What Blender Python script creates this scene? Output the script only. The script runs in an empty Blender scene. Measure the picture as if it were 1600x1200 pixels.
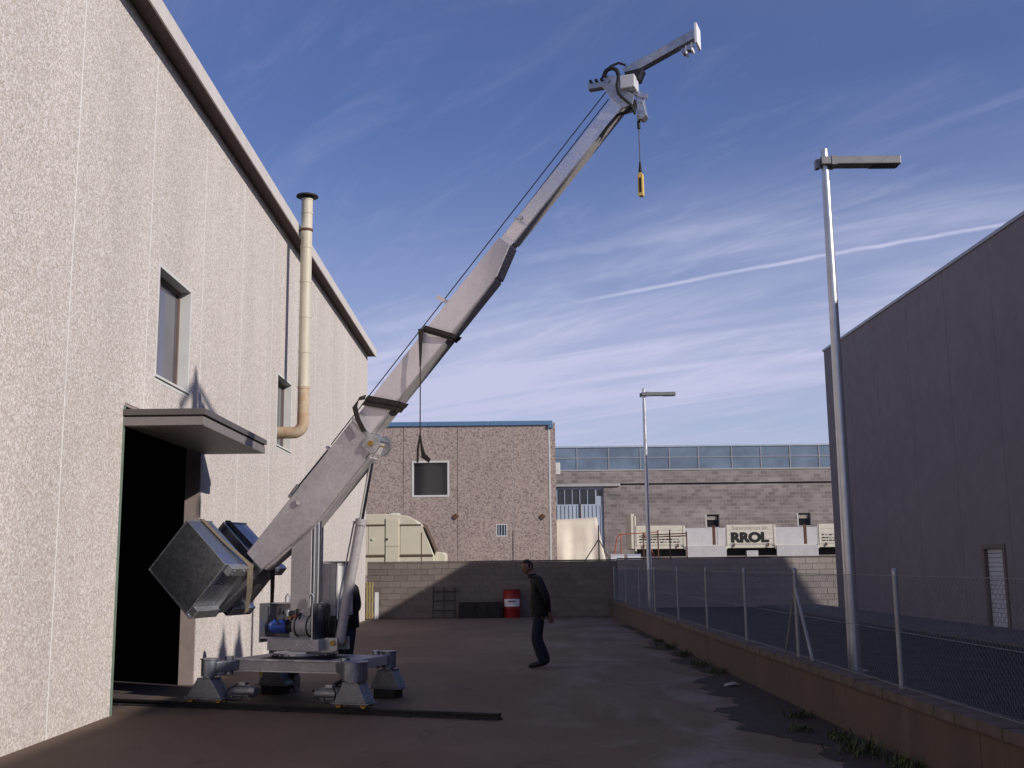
import bpy, bmesh, math, random
from math import sin, cos, pi, radians, atan2, sqrt
from mathutils import Vector, Matrix
random.seed(7)
scene = bpy.context.scene
COL = scene.collection

# ------------------------------------------------------------------ camera
CAM_H = 1.65
yaw, pitch, roll = radians(0.2716), radians(9.39), 0.0115
F = Vector((sin(yaw)*cos(pitch), cos(yaw)*cos(pitch), sin(pitch)))
r0 = Vector((cos(yaw), -sin(yaw), 0)); u0 = r0.cross(F)
Rv = cos(roll)*r0 - sin(roll)*u0; Uv = cos(roll)*u0 + sin(roll)*r0
cd = bpy.data.cameras.new('camera'); cam = bpy.data.objects.new('camera', cd); COL.objects.link(cam)
cd.sensor_width = 36; cd.lens = 36*1723/1600; cd.clip_start = 0.1; cd.clip_end = 5000
m3 = Matrix((Rv, Uv, -F)).transposed(); cam.matrix_world = Matrix.Translation((0, 0, CAM_H)) @ m3.to_4x4()
scene.camera = cam

# ------------------------------------------------------------------ sun and sky
SUN_D = Vector((-1.6, 1.0, -0.92)).normalized()          # the way the light travels
SUN_EL = math.asin(-SUN_D.z); SUN_AZ = atan2(-SUN_D.x, -SUN_D.y)   # clockwise from +Y
sl = bpy.data.lights.new('sun', 'SUN'); sl.energy = 4.3; sl.angle = radians(0.53); sl.color = (1.0, 0.93, 0.86)
so = bpy.data.objects.new('sun', sl); COL.objects.link(so)
so.rotation_euler = SUN_D.to_track_quat('-Z', 'Y').to_euler(); so.location = (30, -15, 30)

world = bpy.data.worlds.new('World'); scene.world = world; world.use_nodes = True
def build_world():
    nt = world.node_tree; nt.nodes.clear(); N = nt.nodes.new; L = nt.links.new
    out = N('ShaderNodeOutputWorld'); bg = N('ShaderNodeBackground'); bg.inputs['Strength'].default_value = 0.098
    sky = N('ShaderNodeTexSky'); sky.sky_type = 'NISHITA'; sky.sun_disc = False
    sky.sun_elevation = SUN_EL; sky.sun_rotation = SUN_AZ
    sky.altitude = 300; sky.air_density = 1.0; sky.dust_density = 0.6; sky.ozone_density = 3.0
    tc = N('ShaderNodeTexCoord'); sep = N('ShaderNodeSeparateXYZ'); L(tc.outputs['Generated'], sep.inputs[0])
    def math_(op, a, b=None, c=None, clamp=False):
        n = N('ShaderNodeMath'); n.operation = op; n.use_clamp = clamp
        for i, v in enumerate((a, b, c)):
            if v is None: continue
            if isinstance(v, (int, float)): n.inputs[i].default_value = v
            else: L(v, n.inputs[i])
        return n.outputs[0]
    def ramp(v, a, b, inter='SMOOTHSTEP'):
        n = N('ShaderNodeMapRange'); n.interpolation_type = inter
        L(v, n.inputs[0]); n.inputs[1].default_value = a; n.inputs[2].default_value = b; return n.outputs[0]
    # high cirrus sheet: project the direction on a plane overhead
    zz = math_('ADD', math_('MAXIMUM', sep.outputs[2], 0.0), 0.10)
    px = math_('DIVIDE', sep.outputs[0], zz); py = math_('DIVIDE', sep.outputs[1], zz)
    comb = N('ShaderNodeCombineXYZ'); L(px, comb.inputs[0]); L(py, comb.inputs[1])
    def cirrus(rot, sc, scale, det, dist, lo, hi, rough=0.6, off=(0, 0, 0)):
        mp = N('ShaderNodeMapping'); mp.vector_type = 'TEXTURE'; mp.inputs['Rotation'].default_value = (0, 0, radians(rot)); mp.inputs['Scale'].default_value = sc
        mp.inputs['Location'].default_value = off
        L(comb.outputs[0], mp.inputs[0])
        nz = N('ShaderNodeTexNoise'); nz.inputs['Scale'].default_value = scale; nz.inputs['Detail'].default_value = det
        nz.inputs['Roughness'].default_value = rough; nz.inputs['Distortion'].default_value = dist
        L(mp.outputs[0], nz.inputs[0]); return ramp(nz.outputs[0], lo, hi)
    big = cirrus(-28, (2.6, 1.2, 1), 1.0, 4, 0.5, 0.38, 0.66, 0.5, (3.1, 1.2, 0))
    fine = cirrus(-33, (2.2, 0.42, 1), 1.3, 9, 1.1, 0.34, 0.80, 0.64)
    wisp = cirrus(-52, (1.3, 0.35, 1), 1.7, 8, 1.8, 0.45, 0.85, 0.68, (5, 2, 0))
    low = ramp(sep.outputs[2], 0.46, 0.10)                         # the sheet thickens with distance
    base = math_('ADD', math_('MULTIPLY', big, math_('MULTIPLY_ADD', fine, 0.75, 0.25)), math_('MULTIPLY', wisp, 0.35))
    cl = math_('MULTIPLY', base, math_('MULTIPLY_ADD', low, 0.56, 0.26), clamp=True)
    veil = math_('MULTIPLY_ADD', math_('POWER', low, 1.6), 0.50, 0.115)
    # an aeroplane trail across the sheet: a straight line on that plane
    A = (0.040, 3.105); B = (1.275, 2.93)
    return nt, N, L, out, bg, sky, math_, ramp, px, py, cl, veil, sep
nt, N, L, out, bg, sky, math_, ramp, px, py, cl, veil, sep = build_world()
def direction(azx, elz):      # (x/y, z/y) of a direction ahead -> plane coordinates of the cirrus sheet
    d = Vector((azx, 1, elz)).normalized(); return d.x/(d.z+.10), d.y/(d.z+.10)
def trail(a, b, width, gain, soft=1.0):
    ax, ay = direction(*a); bx, by = direction(*b); dx, dy = bx-ax, by-ay; ln = sqrt(dx*dx+dy*dy); dx /= ln; dy /= ln
    rx = math_('SUBTRACT', px, ax); ry = math_('SUBTRACT', py, ay)
    along = math_('DIVIDE', math_('ADD', math_('MULTIPLY', rx, dx), math_('MULTIPLY', ry, dy)), ln)
    nz = N('ShaderNodeTexNoise'); nz.inputs['Scale'].default_value = 14; nz.inputs['Detail'].default_value = 5
    cb = N('ShaderNodeCombineXYZ'); L(px, cb.inputs[0]); L(py, cb.inputs[1]); L(cb.outputs[0], nz.inputs[0])
    across = math_('ABSOLUTE', math_('ADD', math_('SUBTRACT', math_('MULTIPLY', rx, dy), math_('MULTIPLY', ry, dx)),
                                     math_('MULTIPLY', math_('SUBTRACT', nz.outputs[0], .5), width*1.2)))
    core = ramp(across, width, width*0.1)
    ends = math_('MULTIPLY', ramp(along, -0.12, 0.25), ramp(along, 1.6, 1.0))
    return math_('MULTIPLY', math_('MULTIPLY', core, ends), math_('MULTIPLY_ADD', nz.outputs[0], gain, gain*.35))
tr = trail((0.068, 0.242), (0.465, 0.312), 0.019, 0.50)
tr2 = trail((0.006, 0.281), (0.187, 0.310), 0.05, 0.13)
total = math_('ADD', math_('ADD', cl, veil), math_('ADD', tr, tr2), clamp=True)
mix = N('ShaderNodeMix'); mix.data_type = 'RGBA'
L(total, mix.inputs[0])
hsv = N('ShaderNodeHueSaturation'); hsv.inputs['Hue'].default_value = 0.520; hsv.inputs['Saturation'].default_value = 1.30
hsv.inputs['Value'].default_value = 1.0
L(sky.outputs[0], hsv.inputs['Color']); L(hsv.outputs[0], mix.inputs[6])
mix.inputs[7].default_value = (5.6, 5.8, 7.9, 1)
L(mix.outputs[2], bg.inputs['Color']); L(bg.outputs[0], out.inputs[0])

vs = scene.view_settings; vs.view_transform = 'Standard'; vs.look = 'None'; vs.exposure = 0.0; vs.gamma = 1.0
vs.use_curve_mapping = False

# ------------------------------------------------------------------ materials
MATS = {}
def new_mat(name):
    m = bpy.data.materials.new(name); m.use_nodes = True; nt = m.node_tree; nt.nodes.clear()
    o = nt.nodes.new('ShaderNodeOutputMaterial'); p = nt.nodes.new('ShaderNodeBsdfPrincipled')
    nt.links.new(p.outputs[0], o.inputs[0]); MATS[name] = m
    return m, nt, p
def rgb(c): return (c[0], c[1], c[2], 1)
def noise(nt, vec, scale, detail=4, rough=.55, dist=0):
    n = nt.nodes.new('ShaderNodeTexNoise'); n.inputs['Scale'].default_value = scale; n.inputs['Detail'].default_value = detail
    n.inputs['Roughness'].default_value = rough; n.inputs['Distortion'].default_value = dist
    if vec is not None: nt.links.new(vec, n.inputs[0])
    return n.outputs[0]
def mapr(nt, v, a, b, c=0, d=1):
    n = nt.nodes.new('ShaderNodeMapRange'); n.inputs[1].default_value = a; n.inputs[2].default_value = b
    n.inputs[3].default_value = c; n.inputs[4].default_value = d; nt.links.new(v, n.inputs[0]); return n.outputs[0]
def mixc(nt, f, a, b, mode='MIX'):
    n = nt.nodes.new('ShaderNodeMix'); n.data_type = 'RGBA'; n.blend_type = mode
    if isinstance(f, (int, float)): n.inputs[0].default_value = f
    else: nt.links.new(f, n.inputs[0])
    for i, v in ((6, a), (7, b)):
        if isinstance(v, tuple): n.inputs[i].default_value = rgb(v)
        else: nt.links.new(v, n.inputs[i])
    return n.outputs[2]
def coords(nt, sc=(1, 1, 1), geo=False):
    if geo:
        g = nt.nodes.new('ShaderNodeNewGeometry'); v = g.outputs['Position']
    else:
        t = nt.nodes.new('ShaderNodeTexCoord'); v = t.outputs['Object']
    mp = nt.nodes.new('ShaderNodeMapping'); mp.inputs['Scale'].default_value = sc; nt.links.new(v, mp.inputs[0]); return mp.outputs[0]
def bump(nt, p, h, strength=.3, dist=.01):
    b = nt.nodes.new('ShaderNodeBump'); b.inputs['Strength'].default_value = strength; b.inputs['Distance'].default_value = dist
    nt.links.new(h, b.inputs['Height']); nt.links.new(b.outputs[0], p.inputs['Normal'])
def simple(name, c, rough=.6, metal=0, var=.18, scale=6, bmp=0, bscale=40, c2=None, geo=False, rnd=0, sc=(1, 1, 1), spec=.4):
    m, nt, p = new_mat(name); v = coords(nt, sc, geo)
    c2 = c2 or tuple(x*(1-var*1.6) for x in c)
    f = mapr(nt, noise(nt, v, scale, 6, .62), .32, .72)
    col = mixc(nt, f, c, c2)
    if rnd:
        oi = nt.nodes.new('ShaderNodeObjectInfo'); k = mapr(nt, oi.outputs['Random'], 0, 1, 1-rnd, 1+rnd)
        h = nt.nodes.new('ShaderNodeHueSaturation'); nt.links.new(col, h.inputs['Color']); nt.links.new(k, h.inputs['Value']); col = h.outputs[0]
    nt.links.new(col, p.inputs['Base Color'])
    nt.links.new(mapr(nt, noise(nt, v, scale*2.3, 4), .3, .7, rough*.8, min(1, rough*1.2)), p.inputs['Roughness'])
    p.inputs['Metallic'].default_value = metal; p.inputs['Specular IOR Level'].default_value = spec
    if bmp: bump(nt, p, noise(nt, v, bscale, 5, .6), bmp)
    return m
def aggregate(name, cols, scale, bstr, big=.12):
    m, nt, p = new_mat(name); v = coords(nt, (1, 1, 1), True)
    vo = nt.nodes.new('ShaderNodeTexVoronoi'); vo.inputs['Scale'].default_value = scale; nt.links.new(v, vo.inputs[0])
    sp = nt.nodes.new('ShaderNodeSeparateColor'); nt.links.new(vo.outputs['Color'], sp.inputs[0])
    rp = nt.nodes.new('ShaderNodeValToRGB'); rp.color_ramp.interpolation = 'CONSTANT'
    el = rp.color_ramp.elements; el[0].position = 0; el[0].color = rgb(cols[0]); el[1].position = 1/len(cols); el[1].color = rgb(cols[1])
    for i, c in enumerate(cols[2:], 2):
        e = el.new(i/len(cols)); e.color = rgb(c)
    nt.links.new(sp.outputs[0], rp.inputs[0])
    st = mapr(nt, noise(nt, coords(nt, (1, 1, .22), True), .9, 6, .6), .3, .72, 1-big, 1+big)
    h = nt.nodes.new('ShaderNodeHueSaturation'); nt.links.new(rp.outputs[0], h.inputs['Color']); nt.links.new(st, h.inputs['Value'])
    nt.links.new(h.outputs[0], p.inputs['Base Color']); p.inputs['Roughness'].default_value = .85; p.inputs['Specular IOR Level'].default_value = .25
    bump(nt, p, vo.outputs['Distance'], bstr, .012)
    b = [n for n in nt.nodes if n.type == 'BUMP'][0]; b.invert = True
    return m
def galvanised(name, c=(.52, .53, .56), rough=.42, metal=.85, c2=None, scale=5):
    m, nt, p = new_mat(name); v = coords(nt)
    vo = nt.nodes.new('ShaderNodeTexVoronoi'); vo.inputs['Scale'].default_value = 34; nt.links.new(v, vo.inputs[0])
    sp = nt.nodes.new('ShaderNodeSeparateColor'); nt.links.new(vo.outputs['Color'], sp.inputs[0])
    cl = noise(nt, v, scale, 7, .62, .5)
    c2 = c2 or tuple(x*.55 for x in c)
    col = mixc(nt, mapr(nt, cl, .35, .7), c, c2)
    col = mixc(nt, .10, col, rp_grey(nt, sp.outputs[0]), 'OVERLAY')
    nt.links.new(col, p.inputs['Base Color']); p.inputs['Metallic'].default_value = metal
    add = nt.nodes.new('ShaderNodeMath'); add.operation = 'ADD'
    nt.links.new(mapr(nt, cl, .3, .7, rough-.1, rough+.16), add.inputs[0]); nt.links.new(mapr(nt, sp.outputs[1], 0, 1, -.05, .05), add.inputs[1])
    nt.links.new(add.outputs[0], p.inputs['Roughness'])
    bump(nt, p, noise(nt, v, 6, 2), .04, .02)
    return m
def rp_grey(nt, v):
    c = nt.nodes.new('ShaderNodeCombineColor')
    for i in range(3): nt.links.new(v, c.inputs[i])
    return c.outputs[0]

aggregate('aggregate_light', [(.55, .50, .465), (.49, .445, .415), (.59, .54, .505), (.39, .345, .305), (.50, .435, .38), (.645, .60, .57), (.46, .42, .39)], 52, .32, .08)
aggregate('aggregate_brown', [(.36, .28, .245), (.29, .225, .205), (.40, .325, .285), (.215, .17, .155), (.325, .255, .225), (.37, .30, .27)], 17, .3, .06)
simple('joint_sealant', (.74, .72, .69), .8, var=.1)
simple('joint_dark', (.16, .13, .12), .8, var=.1)
simple('trim_white', (.60, .60, .57), .6, var=.08, scale=3)
simple('fascia', (.58, .54, .50), .6, var=.10, scale=2)
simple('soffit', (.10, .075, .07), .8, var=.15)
simple('canopy_metal', (.20, .175, .165), .5, var=.12, sc=(1, 6, 1))
simple('canopy_cap', (.10, .085, .085), .5, var=.12)
simple('interior_dark', (.010, .009, .009), .9, var=.2)  # near-black base colour puts the gloom indoors into the surfaces
simple('door_jamb', (.30, .24, .22), .7, var=.15)
simple('door_edge_green', (.16, .22, .17), .6, var=.15)
simple('window_frame_brown', (.16, .115, .10), .55, var=.1)
simple('flue', (.56, .51, .40), .5, var=.12, scale=3, sc=(1, 1, .5))
simple('flue_rust', (.38, .24, .13), .8, var=.3, scale=4, c2=(.50, .44, .33))
simple('flue_cap', (.03, .03, .03), .6)
simple('blue_coping', (.10, .20, .34), .5, var=.12)
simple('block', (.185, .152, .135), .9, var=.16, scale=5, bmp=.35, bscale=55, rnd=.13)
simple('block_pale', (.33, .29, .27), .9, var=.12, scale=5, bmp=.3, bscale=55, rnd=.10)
simple('mortar', (.29, .25, .23), .95, var=.15, scale=8)
simple('wall_cap', (.15, .125, .115), .9, var=.2)
simple('coping_stone', (.125, .095, .08), .9, var=.22, scale=4, bmp=.3, rnd=.10)
simple('asphalt', (.013, .013, .0145), .92, var=.12, scale=1.2, bmp=.35, bscale=110, geo=True)
simple('pavement', (.13, .12, .12), .9, var=.18, scale=1.5, geo=True, bmp=.2)
simple('earth', (.038, .026, .019), .97, var=.3, scale=5, bmp=.6, bscale=30, geo=True, c2=(.026, .019, .016))
simple('ground_far', (.20, .17, .14), .95, var=.2, scale=.2, geo=True)
simple('purple_panel', (.215, .183, .188), .85, var=.07, scale=1.2, bmp=.15, bscale=80, geo=True)
simple('coping_metal', (.36, .35, .36), .45, metal=.3, var=.1)
galvanised('galv', (.56, .57, .60), .40)
galvanised('galv_dark', (.50, .51, .55), .30, .92, (.30, .31, .34), 1.3)
galvanised('galv_mid', (.44, .41, .41), .50, .25, (.36, .335, .34), 2.2)
galvanised('galv_foot_shaded', (.26, .27, .31), .42, .75, (.19, .20, .23), 2.5)  # darker, bluer copy of the galvanised steel, with shade put into its colour
galvanised('galv_matte', (.80, .73, .72), .55, .08, (.70, .64, .64), 2.4)
galvanised('galv_boom', (.58, .535, .54), .52, .20, (.44, .405, .415), 1.7)
galvanised('galv_bright', (.70, .71, .74), .26)
galvanised('galv_sky', (.80, .79, .82), .24, .80, (.70, .69, .71), 1.6)
galvanised('galv_under', (.56, .53, .52), .45, .30, (.44, .41, .40), 4)
simple('chrome', (.75, .76, .78), .12, metal=1, var=.05)
simple('lamp_pole', (.60, .61, .63), .38, metal=.8, var=.1, scale=3)
simple('lamp_head', (.24, .235, .24), .5, metal=.4, var=.08)
simple('lamp_glass', (.03, .03, .03), .2)
simple('fence_post', (.42, .43, .45), .5, metal=.6, var=.12)
simple('fence_wire', (.24, .24, .25), .6, metal=.4, var=.1)
simple('black_rubber', (.015, .015, .016), .7)
simple('black_metal', (.02, .02, .022), .5, var=.2)
simple('rail_steel', (.022, .020, .021), .75, var=.25, bmp=.2)
simple('brass', (.42, .27, .08), .5, metal=.5, var=.2)
simple('blue_paint', (.02, .06, .33), .4, var=.15)
simple('red_paint', (.30, .016, .014), .5, var=.25, scale=5)
simple('orange_red', (.46, .09, .04), .6, var=.2)
simple('yellow', (.70, .50, .14), .45, var=.1)
simple('strap_tan', (.15, .12, .085), .9, var=.15, bmp=.2, bscale=120)
simple('strap_dark', (.045, .035, .032), .95, var=.2, bmp=.2, bscale=120)
simple('wire_steel', (.10, .11, .13), .5, metal=.5)
simple('cream', (.62, .57, .44), .45, var=.07, scale=2)
simple('cream_trim', (.10, .065, .045), .6, var=.1)
simple('canvas', (.62, .56, .46), .9, var=.10, scale=2, bmp=.1)
simple('cream_white', (.64, .60, .50), .6, var=.12, scale=4)
simple('board_pale', (.50, .48, .49), .8, var=.10, scale=3)
simple('rust', (.14, .065, .04), .9, var=.3, scale=8)
simple('print_black', (.012, .012, .012), .7, var=.05)
simple('print_grey', (.33, .30, .26), .8, var=.15)
simple('sun_glare_white', (.80, .80, .80), .5, var=.03)  # white base colour stands in for sun glare off the jib plates
simple('white_label', (.70, .70, .70), .6, var=.08)
simple('wood_yellow', (.42, .33, .14), .8, var=.2, sc=(6, 6, 1))
simple('shed_blue', (.40, .46, .54), .5, var=.12, sc=(1, 1, .3), scale=3)
simple('concrete_beam', (.40, .385, .38), .85, var=.12, scale=2)
simple('dark_plastic', (.018, .017, .018), .7)
simple('skin', (.24, .13, .095), .55, var=.08)
simple('hair', (.012, .009, .008), .6, var=.2, bmp=.4, bscale=90)
simple('jacket', (.012, .012, .014), .9, var=.3, bmp=.3, bscale=18)
simple('trousers', (.018, .022, .036), .9, var=.25, bmp=.3, bscale=20)
simple('shoe', (.010, .009, .009), .5)
simple('weed', (.07, .085, .03), .8, var=.3)
simple('shutter_white', (.55, .55, .57), .55, var=.08)
simple('crate_white', (.62, .64, .68), .6, var=.15)
def glass(name, c, rough=.06, trans=0.0):
    m, nt, p = new_mat(name); v = coords(nt, (1, 1, 1), True)
    nt.links.new(mixc(nt, mapr(nt, noise(nt, v, .8, 3), .35, .7), c, tuple(x*.6 for x in c)), p.inputs['Base Color'])
    p.inputs['Roughness'].default_value = rough; p.inputs['Specular IOR Level'].default_value = .9; p.inputs['Alpha'].default_value = 1-trans
    bump(nt, p, noise(nt, v, 1.3, 2), .03, .05)
glass('glass_lilac', (.115, .11, .135), .09); glass('glass_dark', (.02, .02, .022), .1); glass('glass_sky_blue', (.20, .27, .36), .16, .25)  # base colour of the blue glass also carries sky reflection

def yard_mat():
    m, nt, p = new_mat('yard_concrete'); v = coords(nt, (1, 1, 1), True)
    big = mapr(nt, noise(nt, coords(nt, (.5, .28, 1), True), .8, 6, .62, .6), .32, .7)
    col = mixc(nt, big, (.160, .106, .072), (.112, .076, .054))
    sp = nt.nodes.new('ShaderNodeSeparateXYZ'); nt.links.new(v, sp.inputs[0])
    # pale dried-out patches (lime wash-out) in the lower right of the yard
    pn = noise(nt, coords(nt, (.8, .38, 1), True), .9, 9, .68, 1.1)
    pm = mapr(nt, pn, .48, .70)
    mx = mapr(nt, sp.outputs[0], -.6, 1.6); 
    mul = nt.nodes.new('ShaderNodeMath'); mul.operation = 'MULTIPLY'; nt.links.new(pm, mul.inputs[0]); nt.links.new(mx, mul.inputs[1])
    col = mixc(nt, mul.outputs[0], col, (.235, .195, .175))
    fine = mapr(nt, noise(nt, v, 26, 9, .8), .3, .7, .78, 1.2)
    h = nt.nodes.new('ShaderNodeHueSaturation'); nt.links.new(col, h.inputs['Color']); nt.links.new(fine, h.inputs['Value'])
    dk = mapr(nt, noise(nt, coords(nt, (1, .5, 1), True), 1.7, 7, .7, .8), .58, .72)
    col = mixc(nt, dk, h.outputs[0], (.066, .046, .035))
    nt.links.new(col, p.inputs['Base Color'])
    nt.links.new(mapr(nt, big, 0, 1, .75, .95), p.inputs['Roughness']); p.inputs['Specular IOR Level'].default_value = .3
    bump(nt, p, noise(nt, v, 14, 8, .7), .25, .02)
yard_mat()
def render_mat():
    # rendered low wall: ochre with vertical run-off stains
    m, nt, p = new_mat('low_wall_render'); v = coords(nt, (1, 1, 1), True)
    st = mapr(nt, noise(nt, coords(nt, (1, 1.2, .55), True), 1.1, 8, .7, .6), .32, .72)
    col = mixc(nt, st, (.120, .083, .060), (.062, .046, .037))
    bl = mapr(nt, noise(nt, v, 1.1, 6, .65), .4, .7)
    col = mixc(nt, bl, col, (.085, .062, .05))
    pk = mapr(nt, noise(nt, coords(nt, (1, .45, .25), True), 1.3, 6, .65, .5), .60, .74)
    col = mixc(nt, pk, col, (.17, .13, .098))
    nt.links.new(col, p.inputs['Base Color']); p.inputs['Roughness'].default_value = .92
    bump(nt, p, noise(nt, v, 30, 6, .65), .35, .01)
render_mat()
def brick_mat():
    m, nt, p = new_mat('far_blockwork'); v = coords(nt, (1, 1, 1), True)
    sp = nt.nodes.new('ShaderNodeSeparateXYZ'); nt.links.new(v, sp.inputs[0]); cb = nt.nodes.new('ShaderNodeCombineXYZ')
    nt.links.new(sp.outputs[0], cb.inputs[0]); nt.links.new(sp.outputs[2], cb.inputs[1])
    b = nt.nodes.new('ShaderNodeTexBrick'); nt.links.new(cb.outputs[0], b.inputs[0]); b.inputs['Scale'].default_value = 1
    b.inputs['Brick Width'].default_value = .42; b.inputs['Row Height'].default_value = .21; b.inputs['Mortar Size'].default_value = .012
    b.inputs['Color1'].default_value = (.27, .23, .215, 1); b.inputs['Color2'].default_value = (.15, .125, .12, 1); b.inputs['Mortar'].default_value = (.30, .27, .25, 1)
    b.inputs['Bias'].default_value = -.15
    s = mapr(nt, noise(nt, coords(nt, (.25, 1, 1.4), True), .9, 6, .65), .3, .7, .72, 1.22)
    h = nt.nodes.new('ShaderNodeHueSaturation'); nt.links.new(b.outputs[0], h.inputs['Color']); nt.links.new(s, h.inputs['Value'])
    nt.links.new(h.outputs[0], p.inputs['Base Color']); p.inputs['Roughness'].default_value = .9
    bump(nt, p, b.outputs['Fac'], .4, .01); [n for n in nt.nodes if n.type == 'BUMP'][0].invert = True
brick_mat()

# ------------------------------------------------------------------ mesh helpers
class MB:
    def __init__(s): s.v = []; s.f = []
    def add(s, vs, fs):
        o = len(s.v); s.v += [tuple(v) for v in vs]; s.f += [tuple(i+o for i in f) for f in fs]; return s
    def box(s, x0, x1, y0, y1, z0, z1):
        return s.add([(x0, y0, z0), (x1, y0, z0), (x1, y1, z0), (x0, y1, z0), (x0, y0, z1), (x1, y0, z1), (x1, y1, z1), (x0, y1, z1)],
                     [(3, 2, 1, 0), (4, 5, 6, 7), (0, 1, 5, 4), (1, 2, 6, 5), (2, 3, 7, 6), (3, 0, 4, 7)])
    def bar(s, p0, p1, w, h, up=(0, 0, 1)):
        p0 = Vector(p0); p1 = Vector(p1); d = (p1-p0).normalized(); up = Vector(up)
        if abs(d.dot(up)) > .98: up = Vector((0, 1, 0))
        a = d.cross(up).normalized(); b = a.cross(d); vs = []
        for p in (p0, p1):
            for i, j in ((-1, -1), (1, -1), (1, 1), (-1, 1)): vs.append(p+a*i*w/2+b*j*h/2)
        return s.add(vs, [(0, 1, 2, 3), (7, 6, 5, 4), (0, 4, 5, 1), (1, 5, 6, 2), (2, 6, 7, 3), (3, 7, 4, 0)])
    def tube(s, pts, r, n=10, caps=True):
        pts = [Vector(p) for p in pts]; m = len(pts); rs = r if isinstance(r, (list, tuple)) else [r]*m
        rings = []; prev = None
        for i, p in enumerate(pts):
            d = ((pts[min(i+1, m-1)]-p).normalized() + (p-pts[max(i-1, 0)]).normalized())
            d = d.normalized() if d.length > 1e-6 else Vector((0, 0, 1))
            if prev is None:
                a = d.cross(Vector((0, 0, 1)))
                if a.length < 1e-3: a = d.cross(Vector((1, 0, 0)))
            else: a = prev - d*prev.dot(d)
            a.normalize(); prev = a; b = d.cross(a)
            rings.append([p+(a*cos(2*pi*k/n)+b*sin(2*pi*k/n))*rs[i] for k in range(n)])
        vs = [v for q in rings for v in q]; fs = []
        for i in range(m-1):
            for k in range(n): fs.append((i*n+k, i*n+(k+1) % n, (i+1)*n+(k+1) % n, (i+1)*n+k))
        if caps: fs.append(tuple(range(n))[::-1]); fs.append(tuple((m-1)*n+k for k in range(n)))
        return s.add(vs, fs)
    def prism(s, poly, y0, y1, axis='y'):
        n = len(poly); vs = []
        for y in (y0, y1):
            for a, b in poly: vs.append({'y': (a, y, b), 'x': (y, a, b), 'z': (a, b, y)}[axis])
        fs = [tuple(range(n)), tuple(range(2*n-1, n-1, -1))]
        for i in range(n): fs.append((i, i+n, (i+1) % n+n, (i+1) % n))
        return s.add(vs, fs)
    def ribbon(s, pts, wv, th=.004):
        pts = [Vector(p) for p in pts]; m = len(pts); vs = []
        for i, p in enumerate(pts):
            w = Vector(wv[i] if isinstance(wv[0], (list, tuple, Vector)) else wv)
            d = (pts[min(i+1, m-1)]-pts[max(i-1, 0)]).normalized(); nn = d.cross(w).normalized()*th
            vs += [p-w/2-nn, p+w/2-nn, p+w/2+nn, p-w/2+nn]
        fs = []
        for i in range(m-1):
            o = i*4
            for k in range(4): fs.append((o+k, o+(k+1) % 4, o+4+(k+1) % 4, o+4+k))
        fs += [(3, 2, 1, 0), tuple(4*(m-1)+k for k in range(4))]
        return s.add(vs, fs)
    def slab(s, us, vs_, holes, d0, d1, fn):
        """rectangular slab cut by rectangular holes; fn(u, v, depth) -> point"""
        U = sorted(set(us) | {h[i] for h in holes for i in (0, 1) if us[0] < h[i] < us[-1]})
        V = sorted(set(vs_) | {h[i] for h in holes for i in (2, 3) if vs_[0] < h[i] < vs_[-1]})
        def solid(i, j):
            if not (0 <= i < len(U)-1 and 0 <= j < len(V)-1): return False
            u = (U[i]+U[i+1])/2; v = (V[j]+V[j+1])/2
            return not any(h[0] < u < h[1] and h[2] < v < h[3] for h in holes)
        idx = {}; pts = []; fs = []
        def P(i, j, k):
            if (i, j, k) not in idx: idx[(i, j, k)] = len(pts); pts.append(fn(U[i], V[j], (d0, d1)[k]))
            return idx[(i, j, k)]
        for i in range(len(U)-1):
            for j in range(len(V)-1):
                if not solid(i, j): continue
                fs.append((P(i, j, 0), P(i+1, j, 0), P(i+1, j+1, 0), P(i, j+1, 0)))
                fs.append((P(i, j+1, 1), P(i+1, j+1, 1), P(i+1, j, 1), P(i, j, 1)))
                if not solid(i-1, j): fs.append((P(i, j, 0), P(i, j+1, 0), P(i, j+1, 1), P(i, j, 1)))
                if not solid(i+1, j): fs.append((P(i+1, j+1, 0), P(i+1, j, 0), P(i+1, j, 1), P(i+1, j+1, 1)))
                if not solid(i, j-1): fs.append((P(i+1, j, 0), P(i, j, 0), P(i, j, 1), P(i+1, j, 1)))
                if not solid(i, j+1): fs.append((P(i, j+1, 0), P(i+1, j+1, 0), P(i+1, j+1, 1), P(i, j+1, 1)))
        return s.add(pts, fs)
    def mesh(s, name, mat, smooth=False):
        me = bpy.data.meshes.new(name); me.from_pydata(s.v, [], s.f); me.validate()
        b = bmesh.new(); b.from_mesh(me); bmesh.ops.recalc_face_normals(b, faces=b.faces); b.to_mesh(me); b.free()
        me.materials.append(MATS[mat])
        if smooth:
            me.shade_smooth(); me.set_sharp_from_angle(angle=radians(38))
        return me
    def build(s, name, mat, parent=None, bevel=0, smooth=False, loc=None, rz=0):
        o = bpy.data.objects.new(name, s.mesh(name, mat, smooth)); COL.objects.link(o)
        if parent is not None: o.parent = parent
        if loc is not None: o.location = loc; o.rotation_euler.z = rz
        if bevel:
            b = o.modifiers.new('bevel', 'BEVEL'); b.width = bevel; b.segments = 2; b.limit_method = 'ANGLE'; b.angle_limit = radians(40)
        return o
def box(name, mat, parent, *a, bevel=0): return MB().box(*a).build(name, mat, parent, bevel)
def tag(o, label, cat, group=None):
    o['label'] = label; o['category'] = cat
    if group: o['group'] = group
    return o
def struct(o): o['kind'] = 'structure'; return o
def thing(name, label, cat, loc=(0, 0, 0), rz=0, group=None):
    o = bpy.data.objects.new(name, None); COL.objects.link(o); o.location = loc; o.rotation_euler.z = rz; o.empty_display_size = .2
    return tag(o, label, cat, group)
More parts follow.
